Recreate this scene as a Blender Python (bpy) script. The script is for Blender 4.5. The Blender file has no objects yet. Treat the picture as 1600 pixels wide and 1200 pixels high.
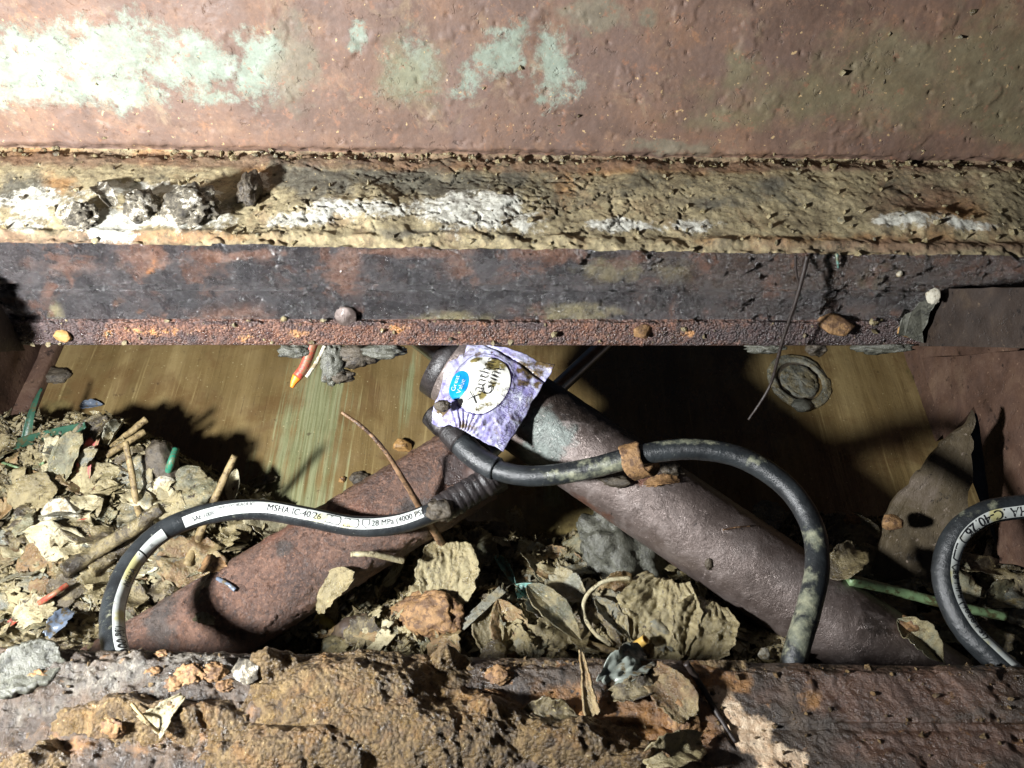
import bpy, math, random
import numpy as np
from mathutils import Vector, Matrix
from mathutils.bvhtree import BVHTree

# ------------------------------------------------------------------ camera, world, lamp
SC = bpy.context.scene
COL = SC.collection
CAM_Z = 0.60
K = math.sqrt(0.5)                       # camera looks 45 degrees down


def W(x, u, d):
    """camera-relative metres (right, up, forward) -> world"""
    return np.array([x, (d + u) * K, CAM_Z + (u - d) * K])


cam_d = bpy.data.cameras.new('camera')
cam_d.sensor_width = 36.0
cam_d.lens = 27.0
cam_d.clip_start = 0.01
cam_d.clip_end = 50
cam = bpy.data.objects.new('camera', cam_d)
COL.objects.link(cam)
cam.location = (0, 0, CAM_Z)
cam.rotation_euler = (math.radians(45), 0, 0)
SC.camera = cam

world = bpy.data.worlds.new('World')
SC.world = world
world.use_nodes = True
bg = world.node_tree.nodes['Background']
bg.inputs[0].default_value = (0.55, 0.7, 1.0, 1)
bg.inputs[1].default_value = 0.022

LAMP = W(-0.46, -0.062, 0.14)
AIM = W(-0.09, 0.07, 0.60)
spot_d = bpy.data.lights.new('torch_light', 'SPOT')
spot_d.energy = 55
spot_d.color = (0.98, 0.99, 1.0)
spot_d.spot_size = math.radians(134)
spot_d.spot_blend = 1.0
spot_d.shadow_soft_size = 0.028
spot = bpy.data.objects.new('torch_light', spot_d)
COL.objects.link(spot)
spot.location = LAMP
spot.rotation_euler = (Vector(AIM) - Vector(LAMP)).to_track_quat('-Z', 'Y').to_euler()

vs = SC.view_settings
vs.view_transform = 'Standard'
vs.look = 'None'
vs.exposure = 0.0
vs.gamma = 1.0
vs.use_curve_mapping = False
SC.render.engine = 'CYCLES'
SC.cycles.max_bounces = 6
SC.cycles.use_denoising = True

rnd = random.Random(7)
npr = np.random.default_rng(11)

# ------------------------------------------------------------------ geometry helpers


def P(px, py, d):
    """point of the place seen at photo pixel px, py, d metres along the view axis"""
    return W((px - 800) / 1200 * d, (600 - py) / 1200 * d, d)


def ray(px, py):
    return P(px, py, 1.0) - W(0, 0, 0)


CAMP = W(0, 0, 0)


def proj(V):
    x = V[..., 0]
    y = V[..., 1]
    z = V[..., 2] - CAM_Z
    d = (y - z) * K
    u = (y + z) * K
    d = np.maximum(d, 1e-3)
    return 800 + x / d * 1200, 600 - u / d * 1200


# floor: plane rising gently away from the viewer
FN2 = (0.5705, -0.8214)
FLOOR_N = np.array([0, (FN2[1] + FN2[0]) * K, (FN2[0] - FN2[1]) * K])
FLOOR_C = -0.70
FLOOR_Y = np.cross(FLOOR_N, np.array([1.0, 0, 0]))
if FLOOR_Y[1] < 0:
    FLOOR_Y = -FLOOR_Y
FLOOR_O = CAMP + FLOOR_N * FLOOR_C


def FL(px, py, h=0.0):
    """point at height h above the floor, seen at pixel px, py"""
    r = ray(px, py)
    d = (FLOOR_C + h) / float(np.dot(r, FLOOR_N))
    return CAMP + r * d


def on_plane_x(px, py, x):
    r = ray(px, py)
    return CAMP + r * (x / r[0])


def nrm(v):
    v = np.asarray(v, float)
    n = np.linalg.norm(v, axis=-1, keepdims=True)
    return v / np.maximum(n, 1e-12)


# ---- vectorised noise
_G = nrm(npr.normal(size=(256, 3)))
_U = npr.random(65536)


def _h(ix, iy, iz, s):
    h = (ix.astype(np.int64) * 374761393 + iy.astype(np.int64) * 668265263 + iz.astype(np.int64) * 1442695041 + s * 974711) & 0xffffffff
    h = ((h ^ (h >> 13)) * 1274126177) & 0xffffffff
    return h ^ (h >> 16)


def pn(Q, s=0):
    """gradient noise, about -1..1"""
    i = np.floor(Q)
    f = Q - i
    w = f * f * f * (f * (f * 6 - 15) + 10)
    i = i.astype(np.int64)
    out = 0
    for a in (0, 1):
        wa = w[..., 0] if a else 1 - w[..., 0]
        for b in (0, 1):
            wb = wa * (w[..., 1] if b else 1 - w[..., 1])
            for c_ in (0, 1):
                wc = wb * (w[..., 2] if c_ else 1 - w[..., 2])
                g = _G[_h(i[..., 0] + a, i[..., 1] + b, i[..., 2] + c_, s) & 255]
                out = out + wc * (g[..., 0] * (f[..., 0] - a) + g[..., 1] * (f[..., 1] - b) + g[..., 2] * (f[..., 2] - c_))
    return out * 1.6


def fbm(Q, scale, octv=4, s=0, gain=0.5):
    a, t, o = 1.0, 0.0, 0
    Q = np.asarray(Q, float) * scale
    for k in range(octv):
        t = t + a * pn(Q, s + k * 17)
        o += a
        a *= gain
        Q = Q * 2.03 + 3.7
    return t / o * 1.3


def uv3(U, V):
    return np.stack([U, V, np.zeros_like(U)], -1)


def vor(U, V, scale, s=0, jit=0.9):
    """2D Voronoi: F1, F2-F1, random per cell, offsets to the cell's point"""
    U = U * scale
    V = V * scale
    iu = np.floor(U).astype(np.int64)
    iv = np.floor(V).astype(np.int64)
    f1 = np.full(U.shape, 9.0)
    f2 = np.full(U.shape, 9.0)
    idr = np.zeros(U.shape, np.int64)
    du = np.zeros(U.shape)
    dv = np.zeros(U.shape)
    z = np.zeros_like(iu)
    for a in (-1, 0, 1):
        for b in (-1, 0, 1):
            h = _h(iu + a, iv + b, z, s)
            ox = iu + a + .5 + (_U[h & 65535] - .5) * jit
            oy = iv + b + .5 + (_U[(h >> 8) & 65535] - .5) * jit
            d = np.hypot(U - ox, V - oy)
            new = d < f1
            f2 = np.where(new, f1, np.minimum(f2, d))
            f1 = np.where(new, d, f1)
            idr = np.where(new, h, idr)
            du = np.where(new, U - ox, du)
            dv = np.where(new, V - oy, dv)
    return f1, f2 - f1, idr, du / scale, dv / scale


def sstep(a, b, x):
    t = np.clip((x - a) / (b - a), 0, 1)
    return t * t * (3 - 2 * t)


_WARP = {}


def blobs(px, py, lst):
    """soft mask: 1 in the middle of each blob, .5 on its rim, 0 well outside"""
    m = np.zeros(px.shape)
    if not lst:
        return m
    if _WARP.get('of') is not px:
        Q = np.stack([px, py, np.zeros(px.shape)], -1)
        _WARP.update(of=px, x=26 * fbm(Q, 1 / 55, 3, 71, .6), y=20 * fbm(Q, 1 / 55, 3, 72, .6))
    wx_, wy_ = _WARP['x'], _WARP['y']
    for b in lst:
        x, y, rx, ry = b[:4]
        w = b[4] if len(b) > 4 else 1.0
        a = math.radians(b[5]) if len(b) > 5 else 0.0
        k_ = min(1.0, min(rx, ry) / 26)
        dx, dy = px + wx_ * k_ - x, py + wy_ * k_ - y
        ex = (dx * math.cos(a) + dy * math.sin(a)) / rx
        ey = (-dx * math.sin(a) + dy * math.cos(a)) / ry
        q = np.clip(1 - 0.5 * np.sqrt(ex * ex + ey * ey), 0, 1) * w
        m = np.maximum(m, q)
    return m


# ---- mesh objects
def put(o, parent=None):
    COL.objects.link(o)
    if parent is not None:
        o.parent = parent
        o.matrix_parent_inverse = Matrix.Translation(-Vector(ORG[parent.name]))
    return o


ORG = {}


def tag(o, label=None, cat=None, group=None, kind=None):
    if label:
        o['label'] = label
    if cat:
        o['category'] = cat
    if group:
        o['group'] = group
    if kind:
        o['kind'] = kind
    return o


def empty(name, loc, label, cat, group=None):
    o = bpy.data.objects.new(name, None)
    COL.objects.link(o)
    o.empty_display_size = 0.02
    o.location = Vector(loc)
    ORG[o.name] = tuple(loc)
    return tag(o, label, cat, group)


def mesh_data(name, V, F, attrs=None, smooth=True):
    """F: one array or a list of arrays of faces (all quads or all tris in each)"""
    me = bpy.data.meshes.new(name)
    V = np.asarray(V, float).reshape(-1, 3)
    if not isinstance(F, list):
        F = [F]
    F = [np.asarray(f, np.int64) for f in F if len(f)]
    me.vertices.add(len(V))
    me.vertices.foreach_set('co', V.ravel())
    loops = np.concatenate([f.ravel() for f in F])
    tot = np.concatenate([np.full(len(f), f.shape[1]) for f in F])
    start = np.concatenate([[0], np.cumsum(tot)[:-1]])
    me.loops.add(len(loops))
    me.loops.foreach_set('vertex_index', loops)
    me.polygons.add(len(tot))
    me.polygons.foreach_set('loop_start', start)
    me.polygons.foreach_set('use_smooth', np.full(len(tot), smooth))
    me.update(calc_edges=True)
    me.validate()
    for k, v in (attrs or {}).items():
        v = np.asarray(v, float)
        if v.ndim == 2 and v.shape[1] == 2:
            a = me.attributes.new(k, 'FLOAT2', 'POINT')
            a.data.foreach_set('vector', v.ravel())
        else:
            a = me.attributes.new(k, 'FLOAT', 'POINT')
            a.data.foreach_set('value', v.ravel())
    return me


def mk(name, V, F, mat, parent=None, attrs=None, smooth=True):
    V = np.asarray(V, float).reshape(-1, 3)
    if parent is None:
        base = np.array([V[:, 0].mean(), V[:, 1].mean(), V[:, 2].min()])
        o = bpy.data.objects.new(name, mesh_data(name, V - base, F, attrs, smooth))
        put(o)
        o.location = base
        ORG[o.name] = tuple(base)
    else:
        o = bpy.data.objects.new(name, mesh_data(name, V, F, attrs, smooth))
        put(o, parent)
        ORG[o.name] = ORG[parent.name]
        if parent.parent is not None or parent.type == 'MESH':
            o.matrix_parent_inverse = Matrix.Translation(-Vector(WLOC(parent)))
    o.data.materials.append(mat)
    return o


def WLOC(o):
    """where a parent's own coordinates sit in the world"""
    if o.parent is None:
        return o.location
    return Vector((0, 0, 0))


def gridf(m, n, closed=False):
    """faces of an m x n vertex grid (closed: n wraps round)"""
    i = np.arange(m - 1)[:, None]
    j = np.arange(n if closed else n - 1)[None, :]
    j2 = (j + 1) % n
    return np.stack([i * n + j, i * n + j2, (i + 1) * n + j2, (i + 1) * n + j], -1).reshape(-1, 4)


def grid_normals(G):
    a = np.gradient(G, axis=0)
    b = np.gradient(G, axis=1)
    return nrm(np.cross(b, a))


def spline(pts, n):
    """Catmull-Rom through the points, n even samples"""
    p = np.asarray(pts, float)
    p = np.vstack([2 * p[0] - p[1], p, 2 * p[-1] - p[-2]])
    out = []
    for k in range(1, len(p) - 2):
        t = np.linspace(0, 1, 40, endpoint=False)[:, None]
        a, b, c_, d = p[k - 1], p[k], p[k + 1], p[k + 2]
        out.append(.5 * ((2 * b) + (-a + c_) * t + (2 * a - 5 * b + 4 * c_ - d) * t * t + (-a + 3 * b - 3 * c_ + d) * t ** 3))
    out.append(p[-2][None])
    q = np.vstack(out)
    s = np.concatenate([[0], np.cumsum(np.linalg.norm(np.diff(q, axis=0), axis=1))])
    t = np.linspace(0, s[-1], n)
    return np.stack([np.interp(t, s, q[:, k]) for k in range(3)], -1)


def frames(C):
    """tangent, normal turned to the viewer's side, binormal"""
    T = nrm(np.gradient(C, axis=0))
    N = CAMP - C
    N = nrm(N - T * np.sum(N * T, -1, keepdims=True))
    return T, N, np.cross(N, T)


def tube_geo(C, R, seg=24, cap=True, rfun=None):
    C = np.asarray(C, float)
    T, N, B = frames(C)
    a = np.linspace(0, 2 * math.pi, seg, endpoint=False)
    R = np.broadcast_to(np.asarray(R, float).reshape(-1, 1), (len(C), seg)).copy()
    D = N[:, None] * np.cos(a)[None, :, None] + B[:, None] * np.sin(a)[None, :, None]
    G = C[:, None] + D * R[..., None]
    if rfun is not None:
        G = G + D * rfun(G)[..., None]
    V = G.reshape(-1, 3)
    F = [gridf(len(C), seg, True)]
    if cap:
        k = len(V)
        V = np.vstack([V, C[0], C[-1]])
        j = np.arange(seg)
        F.append(np.stack([np.full(seg, k), (j + 1) % seg, j], -1))
        b = (len(C) - 1) * seg
        F.append(np.stack([np.full(seg, k + 1), b + j, b + (j + 1) % seg], -1))
    return V, F


def ring_tube_geo(C, R, r_in, seg=14):
    """hollow straw: outer and inner skin joined at both ends"""
    C = np.asarray(C, float)
    CC = np.vstack([C, C[::-1]])
    T, N, B = frames(C)
    NN = np.vstack([N, N[::-1]])
    BB = np.vstack([B, B[::-1]])
    RR = np.concatenate([np.full(len(C), R), np.full(len(C), r_in)])
    a = np.linspace(0, 2 * math.pi, seg, endpoint=False)
    G = CC[:, None] + (NN[:, None] * np.cos(a)[None, :, None] + BB[:, None] * np.sin(a)[None, :, None]) * RR[:, None, None]
    m = len(CC)
    F = gridf(m, seg, True)
    j = np.arange(seg)
    F2 = np.stack([(m - 1) * seg + j, (m - 1) * seg + (j + 1) % seg, (j + 1) % seg, j], -1)
    return G.reshape(-1, 3), [F, F2]


_ICO = {}


def ico(sub):
    if sub not in _ICO:
        import bmesh
        bm = bmesh.new()
        bmesh.ops.create_icosphere(bm, subdivisions=sub, radius=1)
        _ICO[sub] = (np.array([v.co for v in bm.verts]), np.array([[v.index for v in f.verts] for f in bm.faces]))
        bm.free()
    return _ICO[sub]


def basis(z, x):
    z = nrm(z)
    x = np.asarray(x, float)
    x = nrm(x - z * np.dot(x, z))
    return np.stack([x, np.cross(z, x), z], -1)     # columns


def blob_geo(c, r, seed, amp=0.35, freq=1.6, sub=4, B=None, facet=0.0):
    V, F = ico(sub)
    off = seed * 7.31
    n = fbm(V + off, freq, 4, seed, 0.55)
    Vd = V * (1 + amp * n)[:, None]
    if facet:
        for k in range(9):                            # knock flats off it, as on a stone
            d = nrm(np.random.default_rng(seed * 31 + k).normal(size=3))
            t = Vd @ d
            Vd = Vd - np.maximum(t - (1 - facet), 0)[:, None] * d
    Vd = Vd * np.asarray(r)
    if B is not None:
        Vd = Vd @ B.T
    return Vd + c, F


def sheet_geo(A, Bp, width, shape='leaf', up=None, curl=0.3, bend=0.2, crumple=0.12, seed=0, thick=0.0006, nu=22, nv=12, ragged=0.15):
    """a thin leaf, flake or strip from A to Bp, with real thickness"""
    A = np.asarray(A, float)
    Bp = np.asarray(Bp, float)
    L = np.linalg.norm(Bp - A)
    x = nrm(Bp - A)
    if up is None:
        up = nrm(CAMP - (A + Bp) / 2) * .5 + np.array([0, 0, 1.0])
    z = nrm(up - x * np.dot(up, x))
    y = np.cross(z, x)
    s = np.linspace(0, 1, nu)
    t = np.linspace(-1, 1, nv)
    if shape == 'leaf':
        w = np.sin(math.pi * np.clip(s, 0, 1) ** 0.8) ** 0.75 + 0.02
    elif shape == 'strip':
        w = np.ones(nu)
    elif shape == 'taper':
        w = 1.0 - 0.75 * s
    else:
        w = np.clip(np.sin(math.pi * (0.06 + 0.88 * s)), 0, 1) ** 0.35
    S, Tt = np.meshgrid(s, t, indexing='ij')
    rg = 1 + ragged * fbm(np.stack([S * 3 + seed, np.sign(Tt) * 2.0 + seed * 1.7, S * 0], -1), 1.6, 3, seed)
    rg = rg + .45 * ragged * fbm(np.stack([S * 9 + seed, np.sign(Tt) * 2.0 + seed * 1.7, S * 0], -1), 1.5, 2, seed + 9)
    Wd = w[:, None] * rg * width / 2
    es = ragged * L * 0.35 * fbm(np.stack([Tt * 1.3 + seed, np.round(S) * 3.0, Tt * 0], -1), 1.5, 2, seed + 5) * np.abs(2 * S - 1) ** 4
    Z = curl * width * (Tt ** 2 - .3) * w[:, None] + bend * L * (np.sin(math.pi * S) - .3)
    cs = 0.012 if L < .3 else 0.17
    Q = np.stack([S * L / cs, Tt * width / cs, np.full_like(S, seed * 3.1)], -1)
    cr = fbm(Q, 0.42, 4, seed, 0.55)
    Z = Z + crumple * width * (cr + 0.8 * (.5 - np.abs(fbm(Q * np.array([1, 1, 1]), 0.8, 3, seed + 3))))
    if shape == 'leaf':
        Z = Z - 0.05 * width * np.exp(-(Tt / 0.12) ** 2) + 0.002 * width * np.sin(S * 44 - np.abs(Tt) * 7)
    G = A + x * (S * L + es)[..., None] + y * (Tt * Wd)[..., None] + z * Z[..., None]
    Nn = grid_normals(G)
    V = np.vstack([(G + Nn * thick / 2).reshape(-1, 3), (G - Nn * thick / 2).reshape(-1, 3)])
    f = gridf(nu, nv)
    n = nu * nv
    idx = np.arange(n).reshape(nu, nv)
    rim = np.concatenate([idx[0, :], idx[1:, -1], idx[-1, -2::-1], idx[-2:0:-1, 0]])
    r2 = np.roll(rim, -1)
    side = np.stack([rim, rim + n, r2 + n, r2], -1)
    uv = np.concatenate([np.stack([S, Tt], -1).reshape(-1, 2)] * 2)
    return V, [f, f[:, ::-1] + n, side], {'suv': uv}


def prism_geo(pts, off, sub=10, rough=0.0, seed=0):
    """polygon plate with thickness; outline roughened"""
    pts = np.asarray(pts, float)
    out = []
    for k in range(len(pts)):
        a, b = pts[k], pts[(k + 1) % len(pts)]
        for t in np.linspace(0, 1, sub, endpoint=False):
            out.append(a + (b - a) * t)
    out = np.array(out)
    if rough:
        nz = np.stack([fbm(out, 60, 3, seed + k) for k in range(3)], -1)
        pl = nrm(off)
        nz = nz - pl * (nz @ pl)[:, None]
        out = out + nz * rough
    n = len(out)
    V = np.vstack([out, out + np.asarray(off)])
    j = np.arange(n)
    side = np.stack([j, (j + 1) % n, (j + 1) % n + n, j + n], -1)
    return V, n, side


def prism(name, pts, off, mat, parent=None, sub=8, rough=0.0, seed=0):
    V, n, side = prism_geo(pts, off, sub, rough, seed)
    return mk(name, V, [np.arange(n)[None, ::-1], np.arange(n, 2 * n)[None], side], mat, parent, smooth=False)


# ------------------------------------------------------------------ materials
def c(r, g, b):
    f = lambda v: (v / 255 / 12.92) if v / 255 <= .04045 else ((v / 255 + .055) / 1.055) ** 2.4
    return (f(r), f(g), f(b), 1.0)


class Mat:
    def __init__(s, name):
        s.m = bpy.data.materials.new(name)
        s.m.use_nodes = True
        s.nt = s.m.node_tree
        s.b = s.nt.nodes['Principled BSDF']
        s.pos = s.nt.nodes.new('ShaderNodeNewGeometry').outputs['Position']

    def lk(s, sock, v):
        if isinstance(v, (int, float)):
            sock.default_value = v
        elif isinstance(v, tuple):
            sock.default_value = v
        else:
            s.nt.links.new(v, sock)

    def N(s, scale, detail=4, rough=0.6, dist=0.0, vec=None, lac=2.0):
        n = s.nt.nodes.new('ShaderNodeTexNoise')
        s.lk(n.inputs['Vector'], vec if vec is not None else s.pos)
        n.inputs['Scale'].default_value = scale
        n.inputs['Detail'].default_value = detail
        n.inputs['Roughness'].default_value = rough
        n.inputs['Distortion'].default_value = dist
        return n.outputs[0]

    def V(s, scale, feature='F1', out='Distance', vec=None, rand=1.0):
        n = s.nt.nodes.new('ShaderNodeTexVoronoi')
        n.feature = feature
        s.lk(n.inputs['Vector'], vec if vec is not None else s.pos)
        n.inputs['Scale'].default_value = scale
        n.inputs['Randomness'].default_value = rand
        return n.outputs[out]

    def map(s, scale, loc=(0, 0, 0), rot=(0, 0, 0), vec=None):
        n = s.nt.nodes.new('ShaderNodeMapping')
        s.lk(n.inputs['Vector'], vec if vec is not None else s.pos)
        n.inputs['Scale'].default_value = scale
        n.inputs['Location'].default_value = loc
        n.inputs['Rotation'].default_value = rot
        return n.outputs[0]

    def ramp(s, fac, stops, interp='LINEAR'):
        n = s.nt.nodes.new('ShaderNodeValToRGB')
        s.lk(n.inputs[0], fac)
        r = n.color_ramp
        r.interpolation = interp
        while len(r.elements) < len(stops):
            r.elements.new(0.5)
        for e, (p, col) in zip(r.elements, stops):
            e.position = p
            e.color = col if isinstance(col, tuple) else (col, col, col, 1)
        return n.outputs[0]

    def mix(s, fac, a, b, mode='MIX'):
        n = s.nt.nodes.new('ShaderNodeMix')
        n.data_type = 'RGBA'
        n.blend_type = mode
        s.lk(n.inputs[0], fac)
        s.lk(n.inputs[6], a)
        s.lk(n.inputs[7], b)
        return n.outputs[2]

    def mth(s, op, a, b=None, cl=False):
        n = s.nt.nodes.new('ShaderNodeMath')
        n.operation = op
        n.use_clamp = cl
        s.lk(n.inputs[0], a)
        if b is not None:
            s.lk(n.inputs[1], b)
        return n.outputs[0]

    def step(s, v, a, b):
        n = s.nt.nodes.new('ShaderNodeMapRange')
        n.interpolation_type = 'SMOOTHSTEP'
        s.lk(n.inputs[0], v)
        n.inputs[1].default_value = a
        n.inputs[2].default_value = b
        return n.outputs[0]

    def attr(s, name, vec=False):
        n = s.nt.nodes.new('ShaderNodeAttribute')
        n.attribute_name = name
        return n.outputs['Vector' if vec else 'Fac']

    def orand(s):
        return s.nt.nodes.new('ShaderNodeObjectInfo').outputs['Random']

    def mask(s, name, scale=60, amt=0.5, edge=0.04, thr=0.5, detail=6):
        """attribute mask with a rim broken up by noise"""
        nz = s.mth('MULTIPLY', s.mth('SUBTRACT', s.N(scale, detail, 0.65), 0.5), amt)
        return s.step(s.mth('ADD', s.attr(name), nz), thr - edge, thr + edge)

    def bump(s, h, strength=0.5, dist=0.002, nor=None):
        n = s.nt.nodes.new('ShaderNodeBump')
        n.inputs['Strength'].default_value = strength
        n.inputs['Distance'].default_value = dist
        s.lk(n.inputs['Height'], h)
        if nor is not None:
            s.lk(n.inputs['Normal'], nor)
        return n.outputs[0]

    def done(s, col, rough=0.6, nor=None, metal=0.0, spec=0.5):
        s.lk(s.b.inputs['Base Color'], col)
        s.lk(s.b.inputs['Roughness'], rough)
        s.lk(s.b.inputs['Metallic'], metal)
        s.lk(s.b.inputs['Specular IOR Level'], spec)
        if nor is not None:
            s.lk(s.b.inputs['Normal'], nor)
        return s.m


def mat_web():
    m = Mat('rusted painted web plate')
    base = m.ramp(m.N(14, 6, .65, .4), [(.3, c(88, 70, 60)), (.5, c(109, 88, 76)), (.62, c(120, 94, 77)), (.8, c(104, 92, 83))])
    base = m.mix(m.mth('MULTIPLY', m.step(m.N(34, 6, .72), .50, .68), .45), base, c(148, 118, 94))
    base = m.mix(m.mth('MULTIPLY', m.step(m.N(9, 5, .7, .3), .50, .66), .8), base, c(108, 90, 82))
    base = m.mix(m.mth('MULTIPLY', m.step(m.N(26, 6, .72, .6), .54, .70), .8), base, c(138, 120, 98))
    base = m.mix(m.mth('MULTIPLY', m.step(m.N(60, 6, .75, .8), .58, .68), .45), base, c(160, 118, 84))
    gp = m.step(m.mth('ADD', m.mth('ADD', m.attr('paint'), m.mth('MULTIPLY', m.mth('SUBTRACT', m.N(48, 8, .75, .4), .5), 1.1)), m.mth('MULTIPLY', m.mth('SUBTRACT', m.N(190, 5, .8), .5), .6)), .38, .64)
    green = m.ramp(m.N(40, 6, .72, .5), [(.3, c(110, 117, 103)), (.5, c(132, 148, 134)), (.7, c(156, 171, 159))])
    col = m.mix(m.mth('MULTIPLY', gp, .82), base, green)
    ol = m.mask('olive', 45, 1.1, .25, detail=8)
    col = m.mix(m.mth('MULTIPLY', ol, .7), col, m.ramp(m.N(60, 5, .7), [(.3, c(94, 88, 64)), (.7, c(126, 122, 94))]))
    col = m.mix(m.mth('MULTIPLY', m.mask('grey', 60, 1.0, .16), .8), col, m.ramp(m.N(80, 4), [(.3, c(96, 92, 78)), (.7, c(128, 122, 104))]))
    col = m.mix(m.mth('MULTIPLY', m.step(m.N(95, 6, .75), .57, .66), .8), col, c(134, 100, 80))
    col = m.mix(m.step(m.N(230, 3, .6), .67, .72), col, c(184, 158, 116))
    col = m.mix(m.mth('MULTIPLY', m.step(m.N(150, 5, .75, .5), .63, .69), .8), col, c(70, 56, 48))
    h = m.mth('ADD', m.mth('MULTIPLY', m.N(300, 5, .7), .5), m.mth('MULTIPLY', m.step(m.N(150, 4, .7, .6), .60, .70), -.9))
    h = m.mth('ADD', h, m.mth('MULTIPLY', gp, .35))
    col = m.mix(.16, col, m.ramp(m.N(330, 6, .85), [(.36, c(40, 28, 22)), (.5, c(132, 108, 94)), (.64, c(226, 206, 186))]), 'OVERLAY')
    return m.done(col, m.ramp(m.N(40, 3), [(.3, .5), (.7, .8)]), m.bump(h, .55, .0012))


def mat_crust():
    m = Mat('dried mud crust')
    col = m.ramp(m.N(22, 8, .74, .6), [(.25, c(106, 97, 78)), (.40, c(150, 138, 110)), (.52, c(180, 168, 134)), (.60, c(166, 148, 116)), (.68, c(138, 122, 100)), (.85, c(124, 98, 76))])
    col = m.mix(m.mth('MULTIPLY', m.mask('greymud', 42, 1.1, .2, detail=8), .85), col, m.ramp(m.N(120, 6, .75), [(.3, c(62, 63, 62)), (.7, c(122, 121, 112))]))
    col = m.mix(m.mth('MULTIPLY', m.mask('orange', 50, 1.1, .22, detail=8), .8), col, m.ramp(m.N(90, 6, .75), [(.3, c(140, 98, 64)), (.7, c(198, 154, 100))]))
    col = m.mix(m.mth('MULTIPLY', m.mask('rusty', 40, 1.0, .25, detail=8), .8), col, m.ramp(m.N(70, 5, .75), [(.3, c(112, 88, 74)), (.7, c(150, 120, 98))]))
    col = m.mix(m.mth('MULTIPLY', m.step(m.N(36, 8, .8, .5), .54, .66), .55), col, c(122, 110, 90))
    col = m.mix(m.mth('MULTIPLY', m.step(m.N(110, 7, .8), .54, .64), .85), col, c(76, 66, 53))
    col = m.mix(m.mth('MULTIPLY', m.step(m.N(200, 6, .8, .3), .61, .68), .5), col, c(52, 45, 37))
    col = m.mix(m.step(m.N(210, 5, .75), .62, .70), col, c(212, 194, 148))
    col = m.mix(m.mth('MULTIPLY', m.step(m.N(13, 8, .78, .9), .50, .62), .75), col, m.ramp(m.N(140, 6, .78), [(.3, c(66, 64, 56)), (.7, c(128, 124, 106))]))
    wm = m.step(m.mth('ADD', m.mth('ADD', m.attr('white'), m.mth('MULTIPLY', m.mth('SUBTRACT', m.N(34, 8, .78, .4), .5), 1.3)), m.mth('MULTIPLY', m.mth('SUBTRACT', m.N(150, 5, .75), .5), .7)), .38, .58)
    col = m.mix(wm, col, m.ramp(m.N(150, 6, .75), [(.30, c(140, 136, 120)), (.52, c(214, 214, 206))]))
    col = m.mix(m.mth('MULTIPLY', m.attr('crack'), .8), col, c(52, 42, 34))
    col = m.mix(.30, col, m.ramp(m.N(300, 7, .88), [(.36, c(30, 24, 18)), (.5, c(128, 120, 104)), (.64, c(240, 230, 206))]), 'OVERLAY')
    h = m.mth('ADD', m.N(300, 8, .85), m.mth('MULTIPLY', m.V(260, 'F1'), .4))
    return m.done(col, m.ramp(m.N(60, 3), [(.3, .55), (.7, .9)]), m.bump(h, .75, .0022), spec=.35)


def mat_flange():
    m = Mat('wet black and rust flange')
    col = m.ramp(m.N(26, 8, .74, .4), [(.28, c(30, 29, 31)), (.45, c(50, 47, 48)), (.58, c(74, 69, 69)), (.68, c(84, 62, 56)), (.8, c(66, 50, 45))])
    col = m.mix(m.mth('MULTIPLY', m.mask('rust', 45, 1.1, .16, detail=8), .85), col, m.ramp(m.N(120, 6, .75), [(.3, c(92, 67, 57)), (.7, c(142, 111, 94))]))
    col = m.mix(m.mth('MULTIPLY', m.mask('khaki', 70, 1.1, .2, detail=8), .8), col, m.ramp(m.N(110, 5), [(.3, c(108, 100, 76)), (.7, c(152, 142, 106))]))
    col = m.mix(m.mth('MULTIPLY', m.mask('orange', 110, 1.1, .16), .85), col, c(178, 122, 78))
    col = m.mix(m.mth('MULTIPLY', m.mask('brown', 40, .9, .3), .7), col, c(78, 62, 50))
    col = m.mix(m.mth('MULTIPLY', m.step(m.N(30, 7, .75, .6), .52, .60), .8), col, m.ramp(m.N(120, 6, .75), [(.3, c(76, 53, 43)), (.7, c(118, 85, 68))]))
    col = m.mix(m.mth('MULTIPLY', m.mask('band', 40, 1.0, .3), .85), col, m.ramp(m.N(90, 6, .75), [(.3, c(26, 25, 27)), (.7, c(62, 60, 62))]))
    col = m.mix(m.step(m.N(200, 5, .75), .60, .68), col, c(30, 27, 27))
    h = m.mth('ADD', m.N(420, 5, .8), m.mth('MULTIPLY', m.N(110, 5, .75), 1.5))
    col = m.mix(m.step(m.N(520, 3, .7), .67, .71), col, c(168, 166, 170))  # light grey specks put wet glints into the flange colour
    wet = m.ramp(m.N(60, 6, .7), [(.38, .14), (.62, .45)])
    m.b.inputs['Coat Weight'].default_value = .5
    m.b.inputs['Coat Roughness'].default_value = .12
    nb = m.bump(h, 1.0, .0034)
    m.lk(m.b.inputs['Coat Normal'], nb)
    return m.done(col, wet, nb, spec=.9)


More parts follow.
